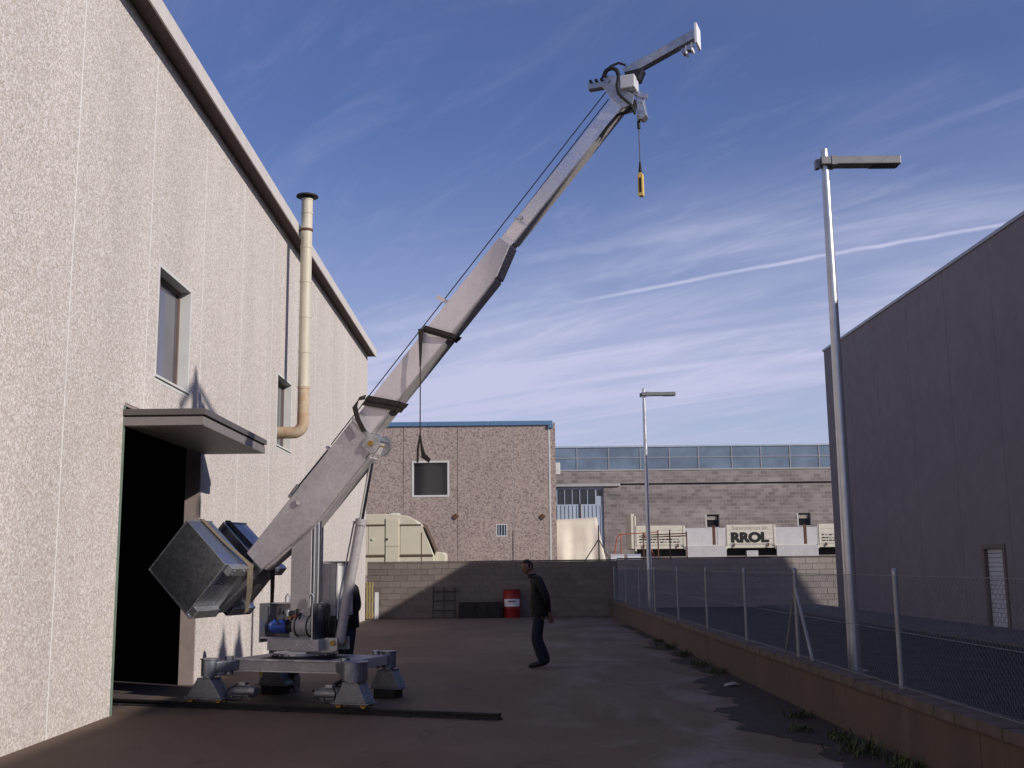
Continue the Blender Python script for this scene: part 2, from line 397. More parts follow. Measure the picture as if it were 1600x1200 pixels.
def inst(name, me, parent, loc, rz=0, sc=None):
    o = bpy.data.objects.new(name, me); COL.objects.link(o); o.parent = parent; o.location = loc; o.rotation_euler.z = rz
    if sc: o.scale = sc
    return o
def copy_tree(src, loc):
    c = src.copy(); COL.objects.link(c); c.location = loc
    for ch in list(src.children):
        k = ch.copy(); COL.objects.link(k); k.parent = c
        for g in list(ch.children):
            q = g.copy(); COL.objects.link(q); q.parent = k
    return c
def cyl_pts(c, axis, half):
    c = Vector(c); a = Vector(axis).normalized()*half; return [c-a, c+a]

XL = -4.62; XR = 10.2; ZG = .24; YW = 37.3; ZB = 1.0
# ------------------------------------------------------------------ the ground
struct(box('ground', 'ground_far', None, -900, 900, -300, 1500, -.5, -.03))
y = MB(); y.add([(XL-.14, -40, 0), (3.4, -40, 0), (3.4, YW, 0), (XL-.14, YW, 0)], [(0, 1, 2, 3)]); struct(y.build('concrete_yard', 'yard_concrete'))
struct(MB().add([(3.5, -40, ZG), (XR+.2, -40, ZG), (XR+.2, YW, ZG), (3.5, YW, ZG)], [(0, 1, 2, 3)]).build('asphalt_lot', 'asphalt'))
struct(box('pavement', 'pavement', None, 8.38, XR+.1, -40, YW-.01, ZG-.1, ZG+.05, bevel=.01))
struct(box('raised_ground', 'ground_far', None, -120, 160, YW+.2, 400, -.4, ZB))
e = MB(); pts = []                                              # earth washed up along the low wall
rr = random.Random(3); ys = [2+.07*i for i in range(415)]
left = []; jit = 0
for q in ys:
    jit = jit*.6+rr.uniform(-.05, .05)
    w = .36+.55*max(0, 1-abs(q-12.5)/5.0)+.13*sin(q*1.7)+.09*sin(q*3.9+1)+.06*sin(q*8.3)+jit; w = max(.06, w if q < 24 else w*.45); left.append((3.3-w, q))
n = len(ys); e.add([(a, b, .004) for a, b in left]+[(3.29, b, .03) for b in ys], [(i, i+n, i+n+1, i+1) for i in range(n-1)])
o = e.build('earth_strip', 'earth'); struct(o)

# ------------------------------------------------------------------ left hall
hall = thing('factory_hall', 'long pale pebble-dash factory hall with open doorway along the left', 'building', (XL, 11.4, 0))
def hallp(mb, name, mat, parent=hall, bevel=0, smooth=False):
    o = mb.build(name, mat, parent, bevel, smooth)
    if parent is hall: o.location = (-XL, -11.4, 0)
    return o
ZT = 8.62
door = (13.2, 16.62, -.1, 3.66); win1 = (14.32, 15.76, 4.16, 5.66); win2 = (21.96, 23.36, 4.08, 5.53)
Hf = lambda u, v, d: (XL-d, u, v)
grow = lambda h: (h[0]-.056, h[1]+.056, h[2]-.056, h[3]+.051)
joints = [-6.0, -3.4, -.95, 1.52, 3.99, 6.46, 8.93, 11.40, 13.88, 16.36, 18.83, 21.3, 23.78, 26.25, 28.72, 31.2, 33.65, 36.05]
for a, b in zip(joints[:-1], joints[1:]):
    hallp(MB().slab([a+.013, b-.013], [-.02, ZT], [door, grow(win1), grow(win2)], 0, .18, Hf), 'wall_panel', 'aggregate_light')
for a in joints[1:-1]:
    seg = [(-.02, ZT)]
    if door[0] < a < door[1]: seg = [(door[3], ZT)]
    if a == 16.36: seg = [(3.66, ZT)]
    for z0, z1 in seg:
        holes = [h for h in (win1, win2) if h[0] < a < h[1]]
        if holes: z1s = [(z0, holes[0][2]), (holes[0][3], z1)]
        else: z1s = [(z0, z1)]
        for p, q in z1s: hallp(MB().box(XL-.15, XL+.001, a-.0125, a+.0125, p, q), 'panel_joint', 'joint_sealant')
# roof edge: soffit and fascia
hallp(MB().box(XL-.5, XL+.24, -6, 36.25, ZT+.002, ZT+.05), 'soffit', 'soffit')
for i in range(9):
    a = -6+i*4.7; hallp(MB().box(XL+.242, XL+.27, a, a+4.69 if i < 8 else 36.28, ZT-.03, ZT+.22), 'roof_fascia', 'fascia', bevel=.006)
hallp(MB().box(-24, XL+.24, -6, 36.2, ZT+.055, ZT+.19), 'roof', 'canopy_metal')
hallp(MB().box(-24, XL-.19, 35.9, 36.04, 0, ZT), 'end_wall', 'aggregate_light')
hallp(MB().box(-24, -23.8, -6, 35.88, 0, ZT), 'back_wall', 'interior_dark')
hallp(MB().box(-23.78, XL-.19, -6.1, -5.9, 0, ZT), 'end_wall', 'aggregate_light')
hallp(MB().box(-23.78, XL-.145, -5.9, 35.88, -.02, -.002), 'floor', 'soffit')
# near-black inner partitions keep the doorway dark; the shade is in their colour
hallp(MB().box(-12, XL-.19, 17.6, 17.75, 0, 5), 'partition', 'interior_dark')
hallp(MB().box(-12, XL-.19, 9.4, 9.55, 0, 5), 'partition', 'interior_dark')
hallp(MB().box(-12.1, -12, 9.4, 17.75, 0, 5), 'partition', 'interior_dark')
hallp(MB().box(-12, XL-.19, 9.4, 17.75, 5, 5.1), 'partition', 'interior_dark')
# doorway lining
fr = hallp(MB().box(XL-.26, XL+.012, 13.165, 13.215, 0, 3.62), 'door_frame', 'door_edge_green')
hallp(MB().box(XL-.22, XL-.004, 16.58, 16.617, 0, 3.6), 'door_frame', 'door_jamb')
hallp(MB().box(XL-.22, XL-.004, 13.22, 16.575, 3.62, 3.655), 'door_frame', 'door_jamb')
# canopy over the doorway
cn = hallp(MB().box(XL+.005, XL+.97, 13.17, 16.55, 3.37, 3.475), 'canopy', 'canopy_metal', bevel=.006)
def canp(mb, name, mat): return mb.build(name, mat, cn)
canp(MB().box(XL+.005, XL+.955, 13.185, 16.535, 3.477, 3.495), 'canopy_gap', 'black_metal')
canp(MB().box(XL+.005, XL+.99, 13.15, 16.57, 3.497, 3.57), 'canopy_cap', 'canopy_cap')
for k in range(14):
    q = XL+.05+k*.067; canp(MB().box(q, q+.055, 13.2, 16.52, 3.361, 3.3695), 'soffit_slat', 'canopy_metal')
# windows
for (a, b, c, d) in (win1, win2):
    w = hallp(MB().slab([a-.055, b+.055], [c-.055, d+.05], [(a, b, c, d)], -.004, .19, Hf), 'window', 'trim_white', bevel=.003)
    def wp(mb, nm, mt): return mb.build(nm, mt, w)
    wp(MB().slab([a+.001, b-.001], [c+.001, d-.001], [(a+.05, b-.05, c+.05, d-.05)], .15, .2, Hf), 'frame', 'window_frame_brown')
    wp(MB().box(XL-.205, XL-.145, (a+b)/2-.25-.02, (a+b)/2-.25+.02, c+.05, d-.05), 'mullion', 'window_frame_brown')
    wp(MB().box(XL-.19, XL-.18, a+.05, (a+b)/2-.27, c+.05, d-.05), 'pane', 'glass_lilac')
    wp(MB().box(XL-.19, XL-.18, (a+b)/2-.23, b-.05, c+.05, d-.05), 'pane', 'glass_lilac')
    wp(MB().box(XL-.14, XL+.03, a-.06, b+.06, c+.001, c+.03), 'sill', 'trim_white')

# flue pipe
fl = thing('flue_pipe', 'tall cream flue pipe with black cap and rust at its elbow', 'chimney', (-4.19, 22.45, 4.4))
def flp(mb, name, mat, smooth=True): return mb.build(name, mat, fl, smooth=smooth)
zz = [.42, .95, 1.7, 2.45, 3.2, 3.95, 4.7, 5.0]
for i, (a, b) in enumerate(zip(zz[:-1], zz[1:])):
    flp(MB().tube([(0, 0, a), (0, 0, b-.05), (0, 0, b-.049), (0, 0, b)], [.118, .118, .126, .126], 20), 'pipe_section', 'flue_rust' if i == 0 else 'flue')
el = [(-.20+.20*sin(t), 0, .20-.20*cos(t)) for t in [k*pi/16 for k in range(9)]]
flp(MB().tube([(-.40, 0, 0), (-.30, 0, 0)]+el+[(0, 0, .43)], .121, 20), 'elbow', 'flue_rust')
flp(MB().tube([(-.58, 0, 0), (-.39, 0, 0)], .128, 20), 'pipe_section', 'flue_rust')
flp(MB().tube([(0, 0, 4.98), (0, 0, 5.04)], [.13, .13], 20), 'cap_collar', 'flue_cap')
flp(MB().tube([(0, 0, 5.03), (0, 0, 5.06), (0, 0, 5.085)], [.235, .225, .06], 24), 'cap', 'flue_cap')
flp(MB().tube([(0, 0, 4.27), (0, 0, 4.32)], .132, 20), 'clamp', 'rust')
flp(MB().bar((-.12, 0, 4.3), (-.3, 0, 4.3), .03, .03).bar((-.28, 0, 4.3), (-.28, 0, 4.42), .03, .03), 'bracket', 'rust', False)

# ------------------------------------------------------------------ right hall (its roof edge throws the yard into shade)
rh = thing('grey_hall', 'tall windowless grey-violet hall in shade along the right', 'building', (XR, 34.8, 0))
def rhp(mb, name, mat, parent=rh, bevel=0):
    o = mb.build(name, mat, parent, bevel)
    if parent is rh: o.location = (-XR, -34.8, 0)
    return o
Rf = lambda u, v, d: (XR+d, u, v)
rdoor = (22.86, 23.96, 0, 2.0); b = 34.8
while b > -22:
    a = b-2.45
    rhp(MB().slab([a+.006, b-.006], [.0, 8.34], [rdoor], 0, .2, Rf), 'wall_panel', 'purple_panel')
    rhp(MB().box(XR+.018, XR+.18, a-.0055, a+.0055, .0, 8.34), 'panel_joint', 'joint_dark'); b = a
YE = b
k = -.45
rhp(MB().prism([(XR+.21, 34.78), (XR+22, 34.78+22*k), (XR+22, YE), (XR+.21, YE)], 0, 8.33, 'z'), 'hall_body', 'purple_panel')
for i in range(12):
    a = YE+i*(34.84-YE)/12; rhp(MB().box(XR-.035, XR+.3, a, a+(34.84-YE)/12-.006, 8.342, 8.42), 'roof_coping', 'coping_metal', bevel=.008)
rhp(MB().bar((XR+.3, 34.72, 8.38), (XR+22, 34.8+22*k, 8.38), .1, .08), 'roof_coping', 'coping_metal')
dd = rhp(MB().slab([22.86, 23.96], [.2, 2.0], [(22.97, 23.85, .2, 1.9)], -.03, .12, Rf), 'door', 'window_frame_brown', bevel=.004)
for i in range(17):
    z = .29+i*.095; MB().box(XR+.05, XR+.075, 22.972, 23.848, z, z+.088).build('shutter_slat', 'shutter_white', dd, .008)
for yy, hh, ww in ((8.75, .72, .30), (9.8, .76, .30)):        # ventilators on the roof edge
    v = rhp(MB().tube([(XR+.4, yy, 8.33), (XR+.4, yy, 8.85), (XR+.4, yy, 9.0), (XR+.4, yy, 9.16), (XR+.4, yy, 9.24)], [ww, ww, ww*.92, ww*.6, ww*.3], 14), 'roof_vent', 'coping_metal')
    MB().tube([(XR+.4, yy, 9.23), (XR+.4, yy, 9.30+hh*.2)], [.09, .05], 8).build('vent_spike', 'coping_metal', v)

# ------------------------------------------------------------------ block walls at the end of the yard
def block_wall(root, x0, x1, z0, rows, mat, seed):
    rr = random.Random(seed); bw, bh = .45, .2; D = .2
    box('mortar_core', 'mortar', root, x0-root.location.x, x1-root.location.x, YW+.012-root.location.y, YW+D-.012-root.location.y, z0-.1, z0+rows*bh-.004)
    full = MB().box(-bw/2+.006, bw/2-.006, 0, D, .006, bh-.006).mesh('block', mat)
    half = MB().box(-bw/4+.006, bw/4-.006, 0, D, .006, bh-.006).mesh('block', mat)
    for r in range(rows):
        x = x0; first = (r % 2 == 1)
        while x < x1-.05:
            w = bw/2 if first or x+bw > x1+.02 else bw
            inst('block', half if w < bw else full, root, (x+w/2-root.location.x, YW-root.location.y-.002+rr.uniform(-.004, .004), z0+r*bh))
            x += w; first = False
yw_ = thing('yard_wall', 'grey concrete block wall closing the yard, half in shade', 'wall', (-.7, YW, 0))
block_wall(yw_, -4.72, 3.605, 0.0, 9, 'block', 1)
for i in range(9):
    box('cap', 'wall_cap', yw_, -4.02+i*.925+.003, -4.02+(i+1)*.925-.003, -.03, .23, 1.802, 1.85, bevel=.005)
lw = thing('lot_wall', 'pale block wall behind the asphalt lot with a sunlit right corner', 'wall', (7.5, YW, 0))
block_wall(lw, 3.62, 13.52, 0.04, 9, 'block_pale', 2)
for i in range(11):
    box('cap', 'coping_stone', lw, -3.88+i*.9+.003, -3.88+(i+1)*.9-.003, -.02, .22, 1.843, 1.885, bevel=.005)

# low wall between yard and lot
lo = thing('low_wall', 'long stained ochre low wall with coping stones under the wire fence', 'wall', (3.42, 36.8, 0))
yy = 36.85; i = 0
while yy > -6:
    ln = 3.6; MB().box(-.12, .12, yy-ln+.004-36.8, yy-.004-36.8, -.05, .465).build('wall_section', 'low_wall_render', lo, .006); yy -= ln
cs = MB().box(-.15, .15, -.196, .196, 0, .078).mesh('coping_stone', 'coping_stone'); rr = random.Random(5)
yy = 36.6
while yy > -6:
    o = inst('coping_stone', cs, lo, (rr.uniform(-.006, .006), yy-36.8, .469+rr.uniform(0, .006)), rr.uniform(-.008, .008)); yy -= .4

# wire fence on it
fe = thing('wire_fence', 'galvanised chain-link fence on posts along the low wall', 'fence', (3.45, 36.6, .545))
ZF = .545
posts = [37.0-.25, 33.1, 29.7, 26.5, 22.9, 19.6, 16.4, 13.5, 10.0, 6.6, 3.2]
for p in posts:
    q = MB().tube([(0, p-36.6, -.03), (0, p-36.6, 1.03)], .024, 10).build('post', 'fence_post', fe, smooth=True)
    MB().tube([(0, p-36.6, 1.03), (0, p-36.6, 1.05)], [.03, .012], 10).build('post_cap', 'fence_post', q, smooth=True)
for dy in (-.62, .62):
    MB().tube([(0, 13.5-36.6, .82), (0, 13.5+dy-36.6, 0)], .02, 8).build('brace', 'fence_post', fe, smooth=True)
for hz in (.03, .5, .985):
    MB().tube([(-.028, 3.2-36.6, hz), (-.028, .15, hz)], .003, 5).build('tension_wire', 'fence_wire', fe)
mesh = MB(); cell = .070; y0 = 3.2-36.6; ln = 33.4; hgt = .95; r = .0015
nw = int(ln/(cell/2)); nh = int(hgt/(cell*.9)); ns = nh*2
for i in range(nw):
    yb = y0+i*cell/2
    mesh.tube([(-.026+(.003 if (i+j) % 2 else -.003), yb+(cell/2 if (i+j) % 2 else 0), .035+j*hgt/ns) for j in range(ns+1)], r, 3, False)
mesh.build('wire_mesh', 'fence_wire', fe)

# ------------------------------------------------------------------ lamp posts
def lamp_post(loc, label):
    t = thing('lamp_post', label, 'street lamp', loc, 0, 'lamp posts along the asphalt lot')
    H = 7.08
    MB().tube([(0, 0, -.02), (0, 0, .04)], .17, 20).build('base_flange', 'lamp_head', t, smooth=True)
    MB().tube([(0, 0, .03), (0, 0, 3.0), (0, 0, 6.62)], [.088, .070, .056], 24).build('pole', 'lamp_pole', t, smooth=True)
    MB().tube([(0, 0, 6.6), (0, 0, H), (0, 0, H+.012)], [.050, .050, .03], 20).build('pole_head', 'lamp_pole', t, smooth=True)
    hd = MB().prism([(-.075, 6.84), (1.03, 6.84), (1.03, 6.955), (-.075, 6.955)], -.10, .11).build('lamp_head', 'lamp_head', t, .012)
    MB().box(.62, 1.0, -.075, .085, 6.826, 6.8385).build('lens', 'lamp_glass', hd, .004)
    MB().box(-.135, -.077, -.05, .06, 6.80, 6.93).build('clamp', 'lamp_head', hd, .006)
    MB().box(.07, .14, -.108, .118, 6.832, 6.963).build('seam', 'lamp_head', hd)
    return t
lamp_post((4.45, 14.6, ZG), 'nearer tall silver lamp post with flat lamp arm pointing right')
lamp_post((4.46, 35.5, ZG), 'farther silver lamp post standing by the end block wall')

# ------------------------------------------------------------------ the crane
CO = (-2.6, 14.34, 0); CR = radians(-21)
cr = thing('telescopic_crane', 'galvanised steel rail crane with raised boom and counterweight box', 'crane', CO, CR)
def cp(mb, name, mat, parent=None, bevel=0, smooth=False): return mb.build(name, mat, parent or cr, bevel, smooth)
PV = Vector((.01, 0, 2.5)); PH = radians(47.2); T = Vector((cos(PH), 0, sin(PH))); Pn = Vector((-sin(PH), 0, cos(PH)))
def bp(t, p, y=0): v = PV+T*t+Pn*p; return (v.x, y, v.z)
def bpoly(tp): return [(bp(t, p)[0], bp(t, p)[2]) for t, p in tp]
# base frame with four outrigger arms
fr = cp(MB().slab([-.78, .92], [-.58, .50], [(-.45, .58, -.36, .28)], .43, .55, lambda u, v, d: (u, v, d)), 'base_frame', 'galv_mid', bevel=.008)
MB().box(-.76, .90, -.60, -.583, .415, .432).build('flange', 'galv', fr)
MB().box(-.76, .90, -.60, -.583, .548, .562).build('flange', 'galv', fr)
MB().box(-.44, .57, -.355, .275, .47, .50).build('deck_plate', 'galv_dark', fr)
corners = {'a': (-.81, -.85, -.62, -.50), 'b': (1.19, -.85, .78, -.46), 'c': (.82, .72, .70, .42), 'd': (-.86, .70, -.62, .40)}
for key, (x, y, fx, fy) in corners.items():
    ar = cp(MB().bar((fx, fy, .49), (x, y, .475), .17, .13), 'outrigger_arm', 'galv_foot_shaded', bevel=.01)
    MB().tube([(fx+(x-fx)*.35, fy+(y-fy)*.35, .38), (fx+(x-fx)*.35, fy+(y-fy)*.35, .60)], .055, 14).build('hinge_pin', 'galv_dark', ar, smooth=True)
    ca = Vector((x-fx, y-fy, 0)).normalized()
    rad = .15 if key == 'b' else .10
    cp(MB().tube([(x, y, .375), (x, y, .57)], rad, 24).tube([(x, y, .57), (x, y, .585)], rad+.012, 24), 'leg_sleeve', 'galv_foot_shaded', smooth=True)
    ft = cp(MB().tube([(x, y, .33), (x, y, .38)], rad*.7, 16), 'foot', 'galv_dark', smooth=True)
    w0, w1 = .10, (.25 if key == 'a' else .21)
    for dy in (-.10, .10):
        MB().prism([(x-w1, .13), (x+w1, .13), (x+w0, .345), (x-w0, .345)], y+dy-.008, y+dy+.008).build('gusset_plate', 'galv_foot_shaded', ft, .003)
    for sx in (-1, 1):
        MB().bar((x+sx*(w0-.01), y, .335), (x+sx*(w1-.01), y, .13), .012, .19, (0, 1, 0)).build('side_plate', 'galv_foot_shaded', ft)
    MB().box(x-w1-.03, x+w1+.03, y-.125, y+.125, .112, .128).build('sole_plate', 'galv_foot_shaded', ft, .003)
    MB().box(x-w0, x+w0, y-.11, y+.11, .346, .36).build('top_plate', 'galv_foot_shaded', ft, .003)
    MB().box(x-.07, x+.09, y-.085, y+.085, .13, .24).build('gearbox', 'dark_plastic', ft, .01)
    if y < 0:
        for dx in (-w1+.05, w1-.05):
            for dy in (-.07, .07):
                MB().tube(cyl_pts((x+dx, y+dy, .112), (0, 1, 0), .022), .042, 14).build('roller', 'brass', ft, smooth=True)
        s = 1 if key == 'a' else -1
        mt = cp(MB().tube(cyl_pts((x+s*.40, y+.14, .19), (1, 0, 0), .13), .072, 20), 'drive_motor', 'galv_foot_shaded', smooth=True)
        MB().tube(cyl_pts((x+s*.55, y+.14, .19), (1, 0, 0), .035), [.075, .06] if s > 0 else [.06, .075], 20).build('fan_cover', 'galv_foot_shaded', mt, smooth=True)
        for q in range(10):
            an = q*pi/5; MB().bar((x+s*.29, y+.14+.076*cos(an), .19+.076*sin(an)), (x+s*.51, y+.14+.076*cos(an), .19+.076*sin(an)), .006, .012).build('cooling_fin', 'galv_foot_shaded', mt)
        MB().box(x+s*.40-.05, x+s*.40+.05, y+.10, y+.18, .26, .30).build('terminal_box', 'galv_dark', mt, .006)
        MB().tube([(x+s*.34, y+.1, .28), (x+s*.26, y+.02, .22), (x+s*.25, y-.02, .12), (x+s*.32, y+.05, .09), (x+s*.42, y+.06, .10), (x+s*.46, y+.1, .2)], .01, 6).build('cable', 'black_rubber', mt, smooth=True)
    else:
        MB().box(x-.15, x+.15, y-.12, y+.12, .0, .11).build('foot_pad', 'black_metal', ft, .006)
# turntable
tt = cp(MB().tube([(0, 0, .50), (0, 0, .585)], .41, 40), 'turntable', 'black_metal', smooth=True)
MB().tube([(0, 0, .585), (0, 0, .61)], .38, 40).build('slewing_ring', 'galv_dark', tt, smooth=True)
for q in range(20):
    an = q*2*pi/20; MB().tube([(.395*cos(an), .395*sin(an), .585), (.395*cos(an), .395*sin(an), .60)], .012, 6).build('bolt', 'galv', tt)
MB().box(-.16, .22, -.335, -.325, .612, .635).build('data_plate', 'white_label', tt)
sb = cp(MB().box(-.36, .38, -.30, .34, .645, .785), 'slewing_platform', 'galv_mid', bevel=.006)
for q in (-.28, -.1, .08, .26): MB().tube(cyl_pts((q, -.303, .72), (0, 1, 0), .006), .012, 8).build('bolt', 'galv_dark', sb)
lg = cp(MB().box(.38, .56, -.16, -.13, .64, .80), 'cylinder_bracket', 'galv', bevel=.006)
cp(MB().box(.38, .56, .13, .16, .64, .80), 'cylinder_bracket', 'galv', bevel=.006)
MB().tube(cyl_pts((.50, 0, .735), (0, 1, 0), .18), .035, 14).build('pin', 'brass', lg, smooth=True)
# hydraulic power pack in its open box
hb = cp(MB().box(-.47, .285, .06, .075, .79, 1.225).box(-.47, .285, -.29, .06, .787, .80), 'power_pack_box', 'galv_mid', bevel=.003)
MB().box(.275, .29, -.30, .075, .76, 1.225).build('side_panel', 'galv_dark', hb)
MB().box(-.485, -.472, -.30, .075, .74, 1.225).build('side_panel', 'galv_dark', hb)
MB().box(-.47, .274, -.05, .06, 1.212, 1.225).build('top_panel', 'galv_matte', hb)
mo = MB().tube(cyl_pts((-.27, -.12, .93), (1, 0, 0), .10), .085, 20).build('electric_motor', 'blue_paint', hb, smooth=True)
MB().tube(cyl_pts((-.395, -.12, .93), (1, 0, 0), .03), [.06, .088], 20).build('motor_cover', 'blue_paint', hb, smooth=True)
MB().tube(cyl_pts((-.13, -.12, .93), (1, 0, 0), .05), .07, 16).build('coupling', 'black_metal', hb, smooth=True)
MB().tube([(-.07, -.13, .94), (-.04, -.13, .94), (.22, -.13, .94), (.26, -.13, .94)], [.07, .125, .125, .09], 24).build('oil_tank', 'galv_mid', hb, smooth=True)
for q in (.0, .17): MB().tube([(q, -.13+.13*cos(a), .94+.13*sin(a)) for a in [k*pi/8 for k in range(17)]], .009, 6).build('tank_band', 'black_rubber', hb, smooth=True)
for q, (a, b) in enumerate(((-.26, 1.13), (-.17, 1.11), (-.09, 1.10), (-.01, 1.12))):
    MB().tube([(a, -.14, b-.05), (a, -.14, b+.03)], .034, 12).build('valve', 'black_metal' if q != 1 else 'galv', hb, smooth=True)
MB().box(-.14, -.06, -.18, -.10, 1.02, 1.06).build('valve_block', 'brass', hb, .006)
MB().tube(cyl_pts((-.04, -.18, 1.05), (1, 0, 0), .03), .022, 10).build('relief_valve', 'orange_red', hb, smooth=True)
for q in range(4):
    x = -.3+q*.11; MB().tube([(x, -.15, 1.1), (x+.02, -.22, 1.04), (x+.05, -.2, .96), (x+.1, -.12, .9)], .011, 6).build('hose', 'black_rubber', hb, smooth=True)
# column, small lift cylinders, cabinet
co = cp(MB().box(-.13, .165, -.15, .15, .785, 2.32), 'column', 'galv_mid', bevel=.008)
for x in (.205, .262):
    c = cp(MB().tube([(x, -.12, 1.16), (x, -.12, 2.28)], .026, 14), 'guide_rod', 'chrome', smooth=True)
    MB().tube([(x, -.12, 1.10), (x, -.12, 1.2)], .034, 12).build('guide_socket', 'galv', c, smooth=True)
for x in (-.15, .20): cp(MB().tube([(x-.03, -.18, 1.22), (x-.03, -.18, 1.30), (x, -.18, 1.34), (x+.03, -.18, 1.30), (x+.03, -.18, 1.22)], .009, 6), 'lifting_eye', 'galv', smooth=True)
cb = cp(MB().box(.30, .38, .1, .56, 1.05, 1.72).box(.12, .30, .1, .56, .85, 1.715), 'control_cabinet', 'galv_mid', bevel=.008)
MB().box(.381, .388, .14, .52, 1.10, 1.68).build('sunlit_panel', 'trim_white', cb, .003)  # white panel: the sunlit look of this cabinet side is put into colour
MB().box(.12, .39, .09, .57, 1.721, 1.74).build('cabinet_lid', 'galv_dark', cb, .003)
cp(MB().box(.3, .46, -.02, .3, .79, 1.02), 'pump_unit', 'black_metal', bevel=.02)
for q in range(3): cp(MB().tube([(.33+q*.04, -.1, 1.2), (.36+q*.03, -.14, 1.0), (.33+q*.05, -.1, .86), (.42, .0, .8)], .012, 6), 'hose', 'black_rubber', smooth=True)
# main lift cylinder
a = Vector((.50, 0, .735)); b = Vector((.965, 0, 3.16)); d = (b-a)
cy = cp(MB().tube([a, a+d*.62], .062, 22).tube([a+d*.60, a+d*.63], .074, 22), 'lift_cylinder', 'galv_mid', smooth=True)
MB().tube([a+d*.62, b], .03, 16).build('piston_rod', 'chrome', cy, smooth=True)
MB().tube([a+d*.62+Vector((-.085, -.02, 0)), a+d*.20+Vector((-.10, -.03, 0)), a+d*.12+Vector((-.06, -.05, 0))], .011, 8).build('oil_pipe', 'galv_dark', cy, smooth=True)
MB().bar(a+d*.615, a+d*.615+Vector((-.1, -.02, .0)), .02, .02).build('pipe_bracket', 'galv_dark', cy)
# boom: three box sections
bA = cp(MB().prism(bpoly([(-1.0, -.17), (-.86, -.2), (-.1, -.345), (1.10, -.345), (1.25, -.30), (1.25, .137), (-1.0, .137)]), -.20, .09), 'boom_base_section', 'galv_boom', bevel=.008)
for s in (-1, 1):
    MB().prism(bpoly([(1.10, -.20), (1.10, -.37), (1.17, -.41), (1.26, -.40), (1.33, -.33), (1.33, -.23), (1.26, -.18)]), s*.155-.055-.010, s*.155-.055+.010).build('lug_plate', 'galv', bA, .004)
MB().tube(cyl_pts(bp(1.2, -.28, -.055), (0, 1, 0), .185), .036, 18).build('cylinder_pin', 'brass', bA, smooth=True)
pb = MB().tube(cyl_pts(bp(0, 0, -.055), (0, 1, 0), .165), .045, 20).build('pivot_bolt', 'galv_bright', bA, smooth=True)
MB().prism(bpoly([(1.24, -.30), (1.28, -.30), (1.28, .145), (1.24, .145)]), -.206, .096).build('end_collar', 'galv', bA, .004)
MB().prism(bpoly([(-.98, -.205), (-.88, -.232), (-.1, -.375), (1.05, -.375), (1.05, -.349), (-.1, -.349), (-.98, -.178)]), -.15, .04).build('underside_rib', 'galv_under', bA, .004)
bB = cp(MB().prism(bpoly([(1.2, -.168), (3.80, -.168), (4.20, -.045), (4.20, .145), (1.2, .145)]), -.16, .06), 'boom_middle_section', 'galv_matte', bevel=.006)
MB().prism(bpoly([(3.79, -.178), (3.82, -.178), (4.215, -.056), (4.215, -.04), (4.19, -.04), (3.80, -.160)]), -.164, .064).build('tapered_end', 'galv_bright', bB, .004)
MB().prism(bpoly([(1.3, -.182), (3.77, -.182), (3.77, -.170), (1.3, -.170)]), -.163, .063).build('bottom_flange', 'galv_under', bB)
bC = cp(MB().prism(bpoly([(3.6, -.042), (6.42, -.042), (6.50, .02), (6.42, .142), (3.6, .142)]), -.115, .05), 'boom_tip_section', 'galv_sky', bevel=.006)
MB().prism(bpoly([(4.26, -.056), (6.38, -.056), (6.38, -.044), (4.26, -.044)]), -.118, .053).build('bottom_flange', 'galv_under', bC)
MB().prism(bpoly([(4.50, -.055), (4.535, -.055), (4.535, .16), (4.50, .16)]), -.125, .06).build('stop_collar', 'galv_bright', bC, .003)
MB().tube(cyl_pts(bp(4.56, .09, -.03), (0, 1, 0), .11), .022, 10).build('stop_bolt', 'galv_bright', bC, smooth=True)
# pull ropes and their brackets along the top
cp(MB().tube([bp(.78, .215, -.08), bp(6.5, .275, -.08)], .007, 6), 'pull_rope', 'wire_steel', smooth=True)
cp(MB().tube([bp(4.55, .165, -.05), bp(6.36, .20, -.05)], .007, 6), 'pull_rope', 'wire_steel', smooth=True)
cp(MB().bar(bp(3.17, .14, -.1), bp(3.13, .33, -.1), .05, .05), 'rope_guide', 'galv_matte')
cp(MB().bar(bp(.72, .137, -.06), bp(.72, .25, -.06), .06, .03), 'rope_guide', 'galv_dark')
cp(MB().tube([bp(.05, .20, -.1), bp(.74, .215, -.06)], .012, 8), 'tie_rod', 'wire_steel', smooth=True)
cp(MB().bar(bp(-.06, .12, -.1), bp(-.06, .20, -.1), .10, .05).bar(bp(-.10, .20, -.1), bp(.1, .21, -.1), .05, .04), 'tie_bracket', 'galv_dark')
